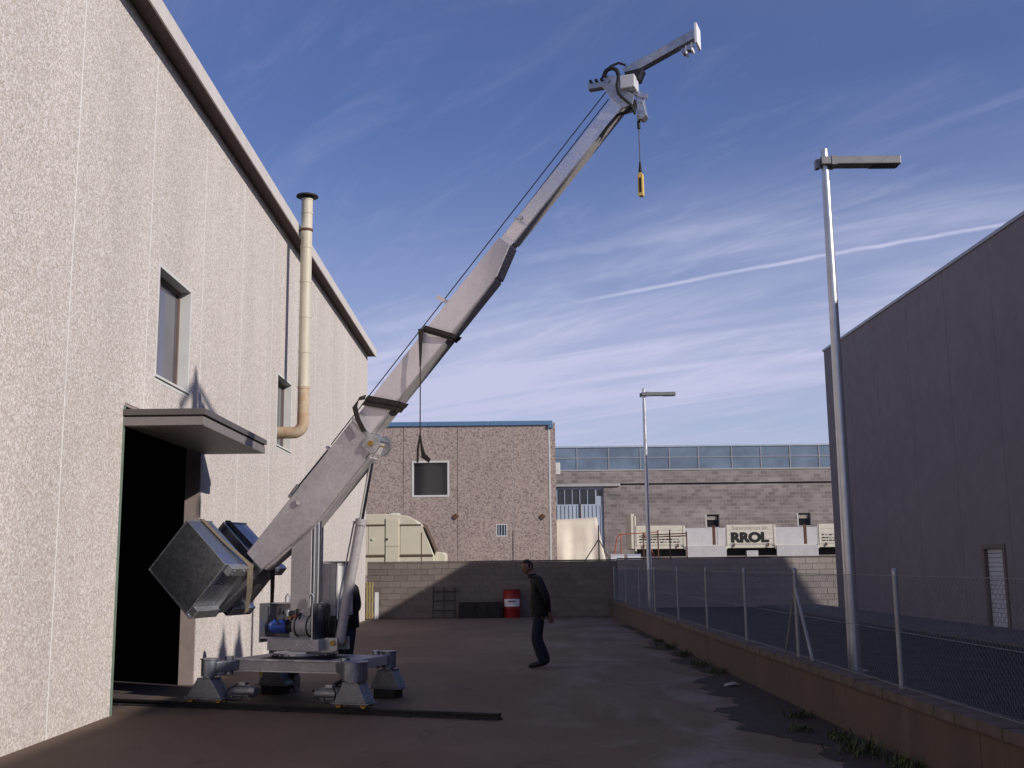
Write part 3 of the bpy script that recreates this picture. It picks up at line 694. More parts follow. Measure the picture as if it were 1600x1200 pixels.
# counterweight: two steel boxes on a cradle
for s, y0, y1 in ((-1, -.65, -.13), (1, .13, .65)):
    cw = cp(MB().prism(bpoly([(-1.93, .03), (-1.10, .03), (-1.10, .86), (-1.93, .86)]), y0, y1), 'counterweight', 'galv_dark', bevel=.008)
    MB().prism(bpoly([(-1.94, .865), (-1.09, .865), (-1.09, .85), (-1.94, .85)]), y0-.006, y1+.006).build('edge_strip', 'galv', cw)
    MB().prism(bpoly([(-1.945, -.04), (-1.932, -.04), (-1.932, .865), (-1.945, .865)]), y0-.004, y1+.004).build('end_plate', 'galv_dark', cw)
    MB().prism(bpoly([(-1.93, -.06), (-1.80, -.06), (-1.80, .028), (-1.93, .028)]), y0+.02, y1).build('channel', 'galv_bright', cw, .006)
    MB().prism(bpoly([(-1.22, -.06), (-1.09, -.06), (-1.09, .028), (-1.22, .028)]), y0+.05, y1).build('channel', 'galv', cw, .006)
    MB().prism(bpoly([(-1.80, -.03), (-1.22, -.03), (-1.22, .028), (-1.80, .028)]), y1-.06 if s < 0 else y0, y1 if s < 0 else y0+.06).build('rib', 'galv', cw)
    for t in (-1.13, -1.18): MB().tube(cyl_pts(bp(t, -.062, y0+.12), Pn, .008), .014, 8).build('bolt', 'galv_bright', cw)
    MB().tube(cyl_pts(bp(-1.13, -.062, y0+.32), Pn, .008), .014, 8).build('bolt', 'galv_bright', cw)
cp(MB().prism(bpoly([(-1.9, .03), (-1.0, .03), (-.85, .12), (-.85, -.15), (-1.0, -.16), (-1.9, -.02)]), -.11, .11), 'cradle', 'galv_dark', bevel=.004)
# head with swinging jib
hd = cp(MB().prism([(4.12, 7.46), (4.18, 7.57), (4.36, 7.54), (4.40, 7.36), (4.53, 7.26), (4.50, 7.14), (4.36, 7.12), (4.22, 7.28)], -.14, -.12), 'head_plate', 'galv', bevel=.004)
cp(MB().prism([(4.12, 7.46), (4.18, 7.57), (4.36, 7.54), (4.40, 7.36), (4.53, 7.26), (4.50, 7.14), (4.36, 7.12), (4.22, 7.28)], .06, .08), 'head_plate', 'galv', bevel=.004)
for x, z in ((4.35, 7.22), (4.42, 7.48), (4.2, 7.5)): MB().tube(cyl_pts((x, -.03, z), (0, 1, 0), .125), .03, 14).build('head_pin', 'galv_dark', hd, smooth=True)
wb = cp(MB().box(4.37, 4.55, -.20, .02, 7.34, 7.51), 'winch_box', 'shutter_white', bevel=.01)
cp(MB().prism([(4.40, 7.60), (4.42, 7.50), (4.57, 7.49), (4.63, 7.62)], -.09, .09), 'jib_seat', 'black_metal', bevel=.004)
jd = Vector((cos(radians(21.6)), 0, sin(radians(21.6)))); jn = Vector((-jd.z, 0, jd.x)); j0 = Vector((4.45, 0, 7.63))
def jp(t, p): v = j0+jd*t+jn*p; return (v.x, v.z)
jb = cp(MB().prism([jp(-.04, -.055), jp(.90, -.055), jp(.90, .055), jp(-.04, .055)], -.06, .06), 'jib', 'galv', bevel=.005)
MB().box(5.285, 5.315, -.13, .11, 7.80, 8.055).build('end_plate', 'sun_glare_white', jb, .003)  # galvanised plate coloured white for the sunlight glaring off it
MB().prism([jp(-.06, -.06), jp(.12, -.06), jp(.12, -.056), jp(.12, .06), jp(-.06, .06)], -.068, .068).build('sleeve', 'galv_dark', jb, .003)
for x, z in ((5.155, 7.755), (5.225, 7.785)):
    MB().box(x, x+.025, -.08, .04, z-.055, z+.055).build('sheave_cheek', 'sun_glare_white', jb, .01)
    MB().tube(cyl_pts((x-.02, -.02, z), (0, 1, 0), .05), .035, 12).build('sheave', 'galv_dark', jb, smooth=True)
lb = cp(MB().box(3.95, 4.17, -.15, -.04, 7.43, 7.50), 'rope_bracket', 'galv_dark', bevel=.003)
for x in (3.99, 4.06, 4.13): MB().tube(cyl_pts((x, -.1, 7.52), (0, 1, 0), .07), .02, 10).build('guide_roller', 'black_metal', lb, smooth=True)
cp(MB().tube([(4.16, -.16, 7.55), (4.20, -.17, 7.62), (4.27, -.17, 7.64), (4.33, -.17, 7.60), (4.35, -.17, 7.53)], .027, 10), 'hose_bundle', 'black_rubber', smooth=True)
cp(MB().tube([(4.42, -.08, 7.69), (4.34, -.12, 7.715), (4.25, -.14, 7.68), (4.17, -.15, 7.62), (4.14, -.15, 7.54)], .016, 8), 'hose', 'black_rubber', smooth=True)
cp(MB().tube([(4.35, -.18, 7.53), (4.33, -.2, 7.38), (4.35, -.2, 7.28), (4.42, -.2, 7.20), (4.50, -.18, 7.12), (4.53, -.12, 7.02)], .017, 8), 'hose', 'black_rubber', smooth=True)
cp(MB().tube([(4.52, -.14, 7.12), (4.42, -.14, 7.06), (4.32, -.14, 7.04), (4.2, -.13, 6.93), (4.08, -.12, 6.80)], .02, 8), 'hose', 'black_rubber', smooth=True)
lf = cp(MB().prism([(4.53, 7.32), (4.60, 7.30), (4.65, 7.02), (4.60, 6.97), (4.55, 6.99), (4.54, 7.12)], -.07, .07), 'hook_block', 'galv', bevel=.006)
for x, z in ((4.585, 7.2), (4.605, 7.08), (4.595, 7.01)): MB().tube(cyl_pts((x, 0, z), (0, 1, 0), .085), .02, 10).build('bolt', 'galv_bright', lf, smooth=True)
cp(MB().bar((4.50, -.05, 7.33), (4.67, -.05, 7.25), .06, .06), 'latch_arm', 'galv_bright', bevel=.006)
cp(MB().tube([(4.535, 0, 7.06), (4.54, 0, 6.96)], .016, 10), 'cable_clamp', 'galv', smooth=True)
# road wheel under the frame
rw = cp(MB().tube(cyl_pts((-.78, .98, .23), (1, .35, 0), .05), .21, 28), 'road_wheel', 'black_rubber', smooth=True)
MB().tube(cyl_pts((-.78, .98, .23), (1, .35, 0), .056), .11, 20).build('rim', 'galv_dark', rw, smooth=True)
cp(MB().bar((-.74, .98, .23), (-.3, .5, .46), .06, .06), 'wheel_arm', 'galv_dark')

# pendant control hanging from the head
pc = thing('pendant_control', 'yellow push-button control hanging on a cable from the crane head', 'remote control', CO, CR)
MB().tube([(4.54, 0, 6.97), (4.54, 0, 6.42)], .0075, 6).build('cable', 'wire_steel', pc, smooth=True)
MB().tube([(4.54, 0, 6.98), (4.54, 0, 6.88)], .02, 10).build('cable_grip', 'black_rubber', pc, smooth=True)
MB().tube([(4.54, 0, 6.46), (4.54, 0, 6.40), (4.54, 0, 6.31)], [.010, .016, .026], 10).build('cable_boot', 'black_rubber', pc, smooth=True)
bd = MB().prism([(4.510, 6.03), (4.520, 6.02), (4.565, 6.02), (4.575, 6.03), (4.575, 6.29), (4.56, 6.315), (4.525, 6.315), (4.51, 6.29)], -.034, .034).build('body', 'yellow', pc, .01)
for z in (6.08, 6.115, 6.15, 6.185, 6.22):
    MB().tube(cyl_pts((4.5425, -.038, z), (0, 1, 0), .009), .012, 8).build('button', 'print_black', bd, smooth=True)
MB().box(4.529, 4.556, -.0365, -.0345, 6.065, 6.25).build('button_plate', 'print_black', bd)

# slings and straps
def sling(name, label, mb, mat, cat='strap'): return tag(mb.build(name, mat, None, loc=CO, rz=CR), label, cat)
def wrap(t0, t1, ya, yb, pt, pb):
    """loop round the boom, slanting from t0 on top to t1 underneath"""
    ym = (ya+yb)/2
    return [bp(t0, pt, ya), bp((t0+t1)/2, (pt+pb)/2, ya-.012), bp(t1, pb, ya), bp(t1, pb-.012, ym), bp(t1, pb, yb), bp((t0+t1)/2, (pt+pb)/2, yb+.012), bp(t0, pt, yb), bp(t0, pt+.012, ym), bp(t0, pt, ya)]
wv = tuple(T*.055)
m_ = MB().ribbon(wrap(2.70, 2.86, -.175, .075, .165, -.20), wv, .005).ribbon(wrap(2.74, 2.90, -.182, .08, .168, -.206), wv, .005)
h0 = Vector(bp(2.70, .18, -.20))
m_.ribbon([h0, h0+Vector((.0, -.005, -.22)), h0+Vector((-.0, -.01, -.48))], [(.07, 0, 0), (.045, 0, 0), (.02, 0, 0)], .004)
m_.tube([h0+Vector((0, -.01, -.46)), h0+Vector((0, -.01, -1.36))], .0075, 6)
m_.ribbon([h0+Vector((0, -.01, -1.34)), h0+Vector((-.03, -.01, -1.5)), h0+Vector((-.035, -.01, -1.68))], [(.02, 0, 0), (.03, 0, 0), (.025, 0, 0)], .004)
m_.ribbon([h0+Vector((0, -.01, -1.34)), h0+Vector((.02, -.01, -1.48)), h0+Vector((.05, -.02, -1.6)), h0+Vector((.14, -.03, -1.67))], [(.02, 0, 0), (.03, 0, .01), (.05, 0, .05), (.03, 0, .04)], .004)
sling('lifting_sling', 'dark sling round the middle boom with its long tail hanging straight down', m_, 'strap_dark')
m_ = MB().ribbon(wrap(1.52, 1.74, -.18, .08, .175, -.20), tuple(T*.11), .006).ribbon(wrap(1.58, 1.80, -.188, .086, .18, -.205), tuple(T*.07), .005)
q0 = Vector(bp(1.55, .19, -.205))
m_.ribbon([q0+Vector((.02, 0, .02)), q0+Vector((-.07, -.02, .0)), q0+Vector((-.12, -.02, -.10)), q0+Vector((-.07, -.03, -.26)), q0+Vector((.02, -.03, -.42))], [(.02, 0, .06), (.03, 0, .05), (.07, 0, .01), (.06, 0, .02), (.06, 0, .02)], .005)
sling('lifting_sling', 'thick dark sling looped at the top of the lower boom section', m_, 'strap_dark')
m_ = MB(); w = (0, .085, 0)
ya = -.33
m_.ribbon([bp(-1.97, .10, ya), bp(-1.965, .45, ya), bp(-1.955, .885, ya), bp(-1.5, .89, ya), bp(-1.085, .885, ya), bp(-1.08, .45, ya+.03), bp(-1.07, .24, ya+.06)], w, .004)
t0 = Vector(bp(-1.06, -.03, -.22))
m_.ribbon([bp(-1.068, .25, -.27), bp(-1.06, .06, -.24), t0, t0+Vector((.01, -.02, -.28)), t0+Vector((-.03, -.02, -.62))], [(0, .085, 0), (.02, .075, 0), (.05, .06, 0), (.06, .03, 0), (.03, .03, 0)], .004)
sling('ratchet_strap', 'tan webbing strap round the near half of the counterweight', m_, 'strap_tan')
m_ = MB(); ya = .24
m_.ribbon([bp(-1.965, .1, ya), bp(-1.955, .885, ya), bp(-1.5, .89, ya), bp(-1.085, .885, ya), bp(-1.07, .08, ya)], (0, .1, 0), .004)
t0 = Vector(bp(-1.02, -.02, .26)); m_.ribbon([bp(-1.07, .1, .24), t0, t0+Vector((0, .01, -.3)), t0+Vector((-.01, .02, -.62))], [(0, .08, 0), (.05, .05, 0), (.06, 0, 0), (.05, 0, 0)], .004)
sling('ratchet_strap', 'dark webbing strap over the far half of the counterweight', m_, 'strap_dark')

# rail on the ground
rl = thing('floor_rail', 'black steel rail lying across the yard under the crane', 'rail', CO, CR)
MB().prism([(-.94, 0), (-.80, 0), (-.80, .012), (-.852, .02), (-.852, .045), (-.835, .05), (-.835, .07), (-.905, .07), (-.905, .05), (-.888, .045), (-.888, .02), (-.94, .012)], -2.6, 3.0, 'x').build('rail', 'rail_steel', rl)
for q in range(7):
    x = -2.1+q*.8; MB().box(x-.05, x+.05, -.965, -.775, .0, .02).build('rail_clip', 'rail_steel', rl, .004)
cbm = MB().tube([(-.5, 1.05, .012), (-.1, 1.0, .012), (.15, .82, .012), (.3, .86, .012), (.42, .8, .012)], .010, 6)
tag(cbm.build('power_cable', 'black_rubber', None, loc=CO, rz=CR), 'black power cable lying on the ground behind the crane', 'cable')
plug = thing('cable_connector', 'red cable connector on the ground behind the crane', 'connector', CO, CR)
MB().tube([(.30, .86, .04), (.38, .83, .04)], .034, 12).build('plug', 'red_paint', plug, smooth=True)
MB().tube([(.38, .83, .04), (.47, .79, .04)], [.03, .026], 12).build('socket', 'black_rubber', plug, smooth=True)
cab = thing('tool_box', 'dim grey metal box on the ground behind the crane motor', 'box', CO, CR)
MB().box(-1.15, -.72, .75, 1.1, .005, .20).build('body', 'galv_dark', cab, .01)
MB().box(-1.15, -1.0, .74, .749, .22, .36).build('lid', 'yellow', cab)
MB().box(-1.15, -.72, .75, 1.1, .202, .215).build('rim', 'galv', cab)

# ------------------------------------------------------------------ beyond the yard wall
bb = thing('pebbledash_building', 'brown pebble-dash building with blue roof edge behind the yard wall', 'building', (-2, 48, ZB))
def rel(root):
    def f(mb, name, mat, parent=None, bevel=0, smooth=False):
        o = mb.build(name, mat, parent or root, bevel, smooth)
        if parent is None: o.location = -root.location
        return o
    return f
f = rel(bb); Bf = lambda u, v, d: (u, 48+d, v)
bwin = (-4.10, -2.63, 4.74, 6.15); bsm = (-.53, -.05, 2.93, 3.46)
gw = lambda h, e: (h[0]-e, h[1]+e, h[2]-e, h[3]+e)
bj = [-11.6, -9.25, -6.9, -4.55, -2.19, .26, 1.80]
for a, b in zip(bj[:-1], bj[1:]): f(MB().slab([a+.012, b-.012], [ZB-.1, 7.74], [gw(bwin, .081), gw(bsm, .001)], 0, .2, Bf), 'wall_panel', 'aggregate_brown')
for a in bj[1:-1]: f(MB().box(a-.0115, a+.0115, 48.012, 48.19, ZB, 7.74), 'panel_joint', 'joint_dark' if a < -2 else 'joint_sealant')
f(MB().box(1.79, 1.86, 47.985, 48.2, ZB-.1, 7.74), 'corner_strip', 'trim_white')
f(MB().box(1.862, 2.09, 48.03, 62, ZB-.1, 7.86), 'side_wall', 'aggregate_brown')
f(MB().box(-11.6, 1.86, 48.22, 62, ZB-.1, 7.7), 'building_core', 'interior_dark')
for i in range(5): f(MB().box(-11.6+i*2.7, -11.6+(i+1)*2.7-.01 if i < 4 else 1.98, 47.93, 48.5, 7.742, 7.94), 'roof_edge', 'blue_coping', bevel=.015)
f(MB().box(1.80, 2.0, 47.90, 48.02, 7.62, 7.741), 'gutter_end', 'blue_coping')
w = f(MB().slab([bwin[0]-.08, bwin[1]+.08], [bwin[2]-.08, bwin[3]+.08], [bwin], -.012, .19, Bf), 'window', 'trim_white', bevel=.004)
MB().box(bwin[0], bwin[1], 48.15, 48.16, bwin[2], bwin[3]).build('pane', 'glass_dark', w)
w = f(MB().slab([bsm[0], bsm[1]], [bsm[2], bsm[3]], [gw(bsm, -.04)], .0005, .18, Bf), 'barred_window', 'trim_white')
MB().box(bsm[0]+.04, bsm[1]-.04, 48.14, 48.15, bsm[2]+.04, bsm[3]-.04).build('pane', 'glass_dark', w)
for i in range(3):
    x = bsm[0]+.12+i*.12; MB().box(x-.018, x+.018, 48.02, 48.05, bsm[2]+.04, bsm[3]-.04).build('bar', 'shed_blue', w)
for x, z in ((-2.28, 3.8), (1.48, 3.76)): f(MB().prism([(x-.14, z), (x, z-.14), (x+.14, z), (x, z+.14)], 47.95, 47.999), 'anchor_plate', 'rust')
ac = f(MB().box(2.095, 2.30, 48.3, 48.75, 5.6, 6.12), 'air_conditioner', 'trim_white', bevel=.02)
# thin posts on top of the yard wall
for x in (-3.02, .15, 5.6):
    t = thing('wall_post', {-3.02: 'thin rusty post on the yard wall in front of the caravan', .15: 'thin dark post on the yard wall below the barred window', 5.6: 'thin dark post behind the far lamp post'}[x], 'post', (x, 38.6, ZB), 0, 'thin posts behind the yard wall')
    MB().bar((0, 0, 0), (0, 0, 1.83), .035, .035).build('post', 'rust', t); MB().box(-.03, .03, -.03, .03, 1.832, 1.845).build('cap', 'rust', t)

# caravan
cv = thing('caravan', 'cream caravan parked behind the yard wall beside the factory hall', 'caravan', (-5, 42, ZB)); f = rel(cv)
prof = [(-8.6, 1.35), (-8.6, 3.3), (-8.3, 3.6), (-6.4, 3.66), (-4.3, 3.66), (-3.8, 3.58), (-3.5, 3.42), (-3.27, 3.15), (-3.02, 2.6), (-2.80, 2.05), (-2.78, 1.6), (-3.0, 1.35)]
f(MB().prism(prof, 42, 44.1), 'body', 'cream', bevel=.03)
for a, b in ((-8.5, -6.9), (-6.85, -5.30), (-5.28, -4.68)):
    f(MB().box(a, b, 41.985, 42.0, 2.14, 3.2), 'side_panel', 'cream', bevel=.006)
f(MB().prism([(-4.08, 2.14), (-2.86, 2.14), (-2.93, 2.35), (-3.26, 3.2), (-4.08, 3.2)], 41.985, 42.0), 'side_panel', 'cream', bevel=.006)
for z in (2.09, 3.24): f(MB().box(-8.5, -4.66, 41.975, 42.0, z-.035, z+.035), 'trim_strip', 'cream_trim')
f(MB().box(-4.10, -2.85, 41.975, 42.0, 2.055, 2.125), 'trim_strip', 'cream_trim'); f(MB().box(-4.10, -3.30, 41.975, 42.0, 3.205, 3.265), 'trim_strip', 'cream_trim')
dr = f(MB().box(-4.64, -4.12, 41.96, 42.0, 1.5, 3.49), 'door', 'cream', bevel=.02)
MB().box(-4.60, -4.54, 41.93, 41.96, 2.68, 2.75).build('handle', 'black_metal', dr); MB().box(-4.64, -4.12, 41.955, 41.96, 2.44, 2.452).build('split_line', 'cream_trim', dr)
f(MB().tube(cyl_pts((-5.12, 41.98, 2.72), (0, 1, 0), .03), .05, 10), 'filler_cap', 'trim_white')
f(MB().box(-4.5, -4.2, 42.5, 43.2, 3.63, 3.72), 'roof_hatch', 'trim_white', bevel=.02)
f(MB().prism([(-2.79, 1.45), (-2.42, 1.45), (-2.39, 2.1), (-2.46, 2.2), (-2.80, 2.24)], 42.25, 43.85), 'gas_locker', 'cream', bevel=.03)
f(MB().prism([(-2.76, 2.2), (-2.985, 2.72), (-3.24, 3.28), (-3.21, 3.29), (-2.955, 2.73), (-2.73, 2.2)], 42.15, 43.95), 'front_window', 'cream_trim')
for x in (-6.3,): 
    w = f(MB().tube(cyl_pts((x, 42.12, ZB+.33), (0, 1, 0), .1), .32, 20), 'wheel', 'black_rubber', smooth=True)
    f(MB().tube(cyl_pts((x, 43.98, ZB+.33), (0, 1, 0), .1), .32, 20), 'wheel', 'black_rubber', smooth=True)
f(MB().bar((-2.6, 43, ZB+.4), (-1.6, 43, ZB+.42), .08, .08), 'drawbar', 'galv')
f(MB().tube([(-1.7, 43, ZB), (-1.7, 43, ZB+.45)], .03, 8), 'jockey_leg', 'galv')

# canvas tent
te = thing('canvas_tent', 'cream canvas ridge tent beside the brown building', 'tent', (3, 51.5, ZB)); f = rel(te)
rr = random.Random(11); V = []; Fc = []; nu, nv = 40, 12
for j in range(nv+1):
    for i in range(nu+1):
        u = i/nu; v = j/nv
        xr = -.6+u*4.70; xb = -.6+u*5.08
        x = xr*(1-v)+xb*v; y = 51.6-1.9*v; z = 3.86-2.86*v-.10*sin(pi*u)*(1-v)
        k_ = .09*sin(u*31+2.6*v)*v**.7+.10*sin(u*15-2.4*v)*v**.6+.05*sin(u*57+v*5)*v
        V.append((x, y-k_, z-.03*sin(u*19)*v))
for j in range(nv):
    for i in range(nu): a = j*(nu+1)+i; Fc.append((a, a+1, a+nu+2, a+nu+1))
o = f(MB().add(V, Fc), 'front_slope', 'canvas', smooth=True); sm = o.modifiers.new('thick', 'SOLIDIFY'); sm.thickness = .012
V2 = [(a, 103.2-b, c) for a, b, c in V]; o = f(MB().add(V2, Fc), 'back_slope', 'canvas', smooth=True); sm = o.modifiers.new('thick', 'SOLIDIFY'); sm.thickness = .012
f(MB().prism([(49.85, 1.05), (53.35, 1.05), (51.6, 3.75)], 4.06, 4.075, 'x'), 'gable', 'canvas')
for x in (-.5, 4.0): f(MB().tube([(x, 51.6, ZB), (x, 51.6, 3.84)], .03, 8), 'pole', 'wood_yellow', smooth=True)
fp = thing('braced_post', 'dark braced fence post in front of the canvas tent', 'post', (3.85, 47.5, ZB))
MB().tube([(0, 0, 0), (0, 0, 2.35)], .03, 8).build('post', 'black_metal', fp); MB().tube([(0, 0, 1.75), (-.85, 0, .5), (-1.15, 0, 0)], .024, 8).build('brace', 'black_metal', fp); MB().tube([(0, 0, 1.75), (.55, 0, .7), (.95, 0, 0)], .024, 8).build('brace', 'black_metal', fp)

# frames and crates in front of the trailer
rf = thing('red_frame', 'thin red tubular frame to the left of the trailer', 'frame', (4.9, 46, ZB))
MB().tube([(-.75, 0, 0), (-.42, 0, 1.75), (-.32, 0, 1.9), (1.3, 0, 1.98)], .022, 8).build('front_tube', 'orange_red', rf, smooth=True)
MB().tube([(-.2, .5, 0), (-.2, .5, 1.9)], .02, 8).build('upright', 'orange_red', rf, smooth=True); MB().tube([(.75, .4, 1.95), (1.5, .4, .2)], .02, 8).build('stay', 'orange_red', rf, smooth=True)
kf = thing('steel_rack', 'open dark rack of thin rusty bars in front of the trailer', 'rack', (6.4, 46, ZB))
for x, h in ((-.82, 1.98), (-.22, 2.06), (.27, 1.98), (.96, 2.0)): MB().bar((x, 0, 0), (x, 0, h), .05, .05).build('upright', 'rust', kf)
for z in (1.86, 1.76): MB().bar((-.9, .05, z), (1.0, .05, z+.06), .04, .045).build('rail', 'rust', kf)
for i, x in enumerate((4.38, 5.05)):
    c = thing('plastic_crate', ('bluish white crate under the red frame, left one', 'bluish white crate under the red frame, beside the rack')[i], 'crate', (x, 45.2, ZB), 0, 'white crates behind the wall')
    MB().box(-.27, .27, -.2, .2, 0, 1.02).build('body', 'crate_white', c, .02); MB().box(-.28, .28, -.21, .21, 1.021, 1.08).build('lid', ('shutter_white', 'shed_blue')[i], c, .01)

# flatbed trailer
tl = thing('flatbed_trailer', 'cream drop-side lorry trailer with black lettering behind the lot wall', 'trailer', (11, 54, ZB)); f = rel(tl)
f(MB().box(6.1, 19.5, 54.0, 56.4, 2.40, 2.56), 'deck', 'cream_white', bevel=.02)
f(MB().box(6.3, 19.4, 54.5, 55.9, 2.05, 2.395), 'chassis', 'black_metal')
f(MB().box(5.95, 6.12, 54.0, 56.4, 2.42, 4.10), 'headboard', 'cream_white', bevel=.02)
f(MB().box(6.12, 6.20, 53.97, 54.05, 2.3, 4.0), 'corner_post', 'cream_white', bevel=.01)
def board(a, b, up, nm='side_board'):
    z0, z1 = (2.57, 3.52) if up else (1.98, 2.52)
    y0 = 53.97 if up else 53.93
    o = f(MB().box(a+.02, b-.02, y0, y0+.05, z0, z1), nm, 'cream_white' if up else 'board_pale', bevel=.008)
    if up:
        for q in range(4):
            z = z0+.04+q*.225; MB().box(a+.06, b-.06, y0-.012, y0-.001, z, z+.205).build('board_plank', 'cream_white', o, .006)
        for x in (a+.04, b-.04): MB().box(x-.03, x+.03, y0-.03, y0-.013, z0-.05, z1).build('board_edge', 'cream_white', o)
        for x in (a+.35, b-.35): MB().box(x-.04, x+.04, y0-.035, y0-.013, z0-.1, z0+.06).build('hinge', 'rust', o)
    return o
b1 = board(6.2, 8.55, True); board(8.56, 10.57, False); b3 = board(10.58, 12.94, True); board(12.96, 15.02, False); b5 = board(15.06, 17.3, True); board(17.32, 19.3, True)
for a, b in ((6.2, 8.55), (8.57, 10.57), (10.6, 12.9), (12.96, 15.02), (15.06, 17.3), (17.32, 19.3)): f(MB().box(a, b, 56.36, 56.41, 2.57, 3.46), 'far_side_board', 'board_pale')
for x in (9.98, 14.42): f(MB().box(x-.07, x+.07, 53.99, 54.06, 2.57, 3.5), 'stake', 'rust')
for x in (8.55, 10.57, 12.95, 15.04): f(MB().box(x-.03, x+.03, 53.96, 54.05, 2.36, 3.5), 'stake', 'cream_white')
for x in (11.2, 12.4, 15.5, 16.7):
    for yy in (54.25, 56.1):
        w = f(MB().tube(cyl_pts((x, yy, ZB+.50), (0, 1, 0), .15), .5, 24), 'wheel', 'black_rubber', smooth=True)
        MB().tube(cyl_pts((x, yy, ZB+.50), (0, 1, 0), .155), .27, 16).build('rim', 'galv_dark', w, smooth=True)
f(MB().box(11.55, 12.1, 54.05, 54.4, 1.95, 2.28), 'tool_locker', 'board_pale')
def text(body, size, x, z, y, mat, parent, name='lettering', bold=.0, sx=1.0, ext=.002):
    c = bpy.data.curves.new(name, 'FONT'); c.body = body; c.size = size; c.extrude = ext; c.offset = bold
    o = bpy.data.objects.new(name, c); COL.objects.link(o); bpy.context.view_layer.update()
    me = bpy.data.meshes.new_from_object(o.evaluated_get(bpy.context.evaluated_depsgraph_get())); bpy.data.objects.remove(o)
    me.materials.clear(); me.materials.append(MATS[mat])
    q = bpy.data.objects.new(name, me); COL.objects.link(q); q.parent = parent; q.rotation_euler = (pi/2, 0, 0); q.location = (x, y, z); q.scale = (sx, 1, 1)
    return q
text('RROL', .62, 10.78, 2.70, 53.955, 'print_black', b3, bold=.042, sx=1.16)
text('Supermercat de', .24, 10.84, 3.30, 53.955, 'print_grey', b3, sx=1.12)
rr = random.Random(4)
for bo, x0, n in ((b1, 6.35, 13), (b5, 15.2, 8)):                       # rows of small print too far away to read
    for row in range(3):
        x = x0
        for k_ in range(n):
            wd = rr.uniform(.07, .19); MB().box(x, x+wd, 53.950, 53.956, 2.70+row*.135, 2.70+row*.135+.055).build('small_print', 'print_black' if rr.random() < .7 else 'print_grey', bo); x += wd+rr.uniform(.03, .06)
            if x > x0+1.9: break

# block building with the glazed strip
gb = thing('blockwork_building', 'long grey blockwork building with glazed roof strip far behind', 'building', (11, 66, ZB)); f = rel(gb)
Gf = lambda u, v, d: (u, 66+d, v)
gws = [(11.74, 12.56, 3.80, 4.58), (17.2, 18.02, 3.83, 4.61)]
f(MB().slab([5.70, 30], [ZB-.1, 6.36], [gw(h, .001) for h in gws], 0, .3, Gf), 'block_wall', 'far_blockwork')
f(MB().box(2.4, 30, 65.93, 66.25, 6.46, 7.22), 'upper_block_wall', 'far_blockwork')
f(MB().box(5.72, 30, 66.02, 66.28, 6.362, 6.458), 'shadow_gap', 'black_metal')
f(MB().box(2.4, 6.7, 65.88, 66.24, 6.30, 6.457), 'lintel_beam', 'concrete_beam', bevel=.02)
f(MB().box(2.4, 30, 65.90, 66.3, 7.222, 7.30), 'ledge', 'concrete_beam')
f(MB().box(2.4, 30, 72, 72.2, ZB-.1, 8.6), 'back_wall', 'concrete_beam')
f(MB().box(2.4, 30, 66.3, 72, 7.0, 7.2), 'floor_slab', 'concrete_beam')
for (a, b, c, d) in gws:
    w = f(MB().slab([a, b], [c, d], [(a+.07, b-.02, c+.02, d-.02)], .02, .28, Gf), 'window', 'trim_white')
    MB().box(a+.07, b-.02, 66.2, 66.21, c+.02, d-.02).build('pane', 'glass_dark', w); MB().box(a+.12, b-.12, 66.15, 66.16, c+.45, d-.1).build('blind', 'print_grey', w)
x = 2.4; rr = random.Random(8)
while x < 29:
    wd = rr.choice((1.75, 1.9, 2.0)); 
    for z0, z1 in ((7.31, 7.97), (8.02, 8.62)):
        f(MB().box(x+.03, x+wd-.03, 66.0, 66.012, z0, z1), 'roof_pane', 'glass_sky_blue')
    f(MB().box(x-.028, x+.028, 65.97, 66.03, 7.30, 8.63), 'glazing_bar', 'coping_metal'); x += wd
f(MB().box(2.4, x, 65.975, 66.025, 7.975, 8.015), 'glazing_bar', 'coping_metal'); f(MB().box(2.4, x, 65.95, 66.6, 8.632, 8.73), 'roof_edge', 'shed_blue')
f(MB().box(2.4, x, 66.6, 72.2, 8.66, 8.70), 'roof', 'glass_sky_blue')
for a, b in ((4.0, 6.4), (15.9, 21)): f(MB().box(a, b, 66.4, 66.5, 7.55, 7.72), 'orange_beam', 'orange_red')
f(MB().slab([2.4, 5.69], [ZB-.1, 6.29], [(2.92, 5.2, 5.26, 6.14), (5.28, 5.66, 5.74, 6.12)], .10, .2, Gf), 'shed_wall', 'shed_blue')
for i in range(14): f(MB().box(2.45+i*.235, 2.45+i*.235+.05, 66.07, 66.099, ZB, 5.2), 'cladding_rib', 'shed_blue')
for i in range(5):
    a = 2.92+i*.456; f(MB().box(a+.02, a+.436, 66.15, 66.16, 5.26, 6.14), 'shed_pane', 'glass_dark'); f(MB().box(a-.02, a+.02, 66.09, 66.14, 5.26, 6.14), 'glazing_bar', 'shed_blue')
f(MB().box(5.28, 5.66, 66.15, 66.16, 5.74, 6.12), 'shed_pane', 'glass_dark')
f(MB().box(4.28, 4.34, 66.03, 66.069, ZB, 5.3), 'downpipe', 'rust')

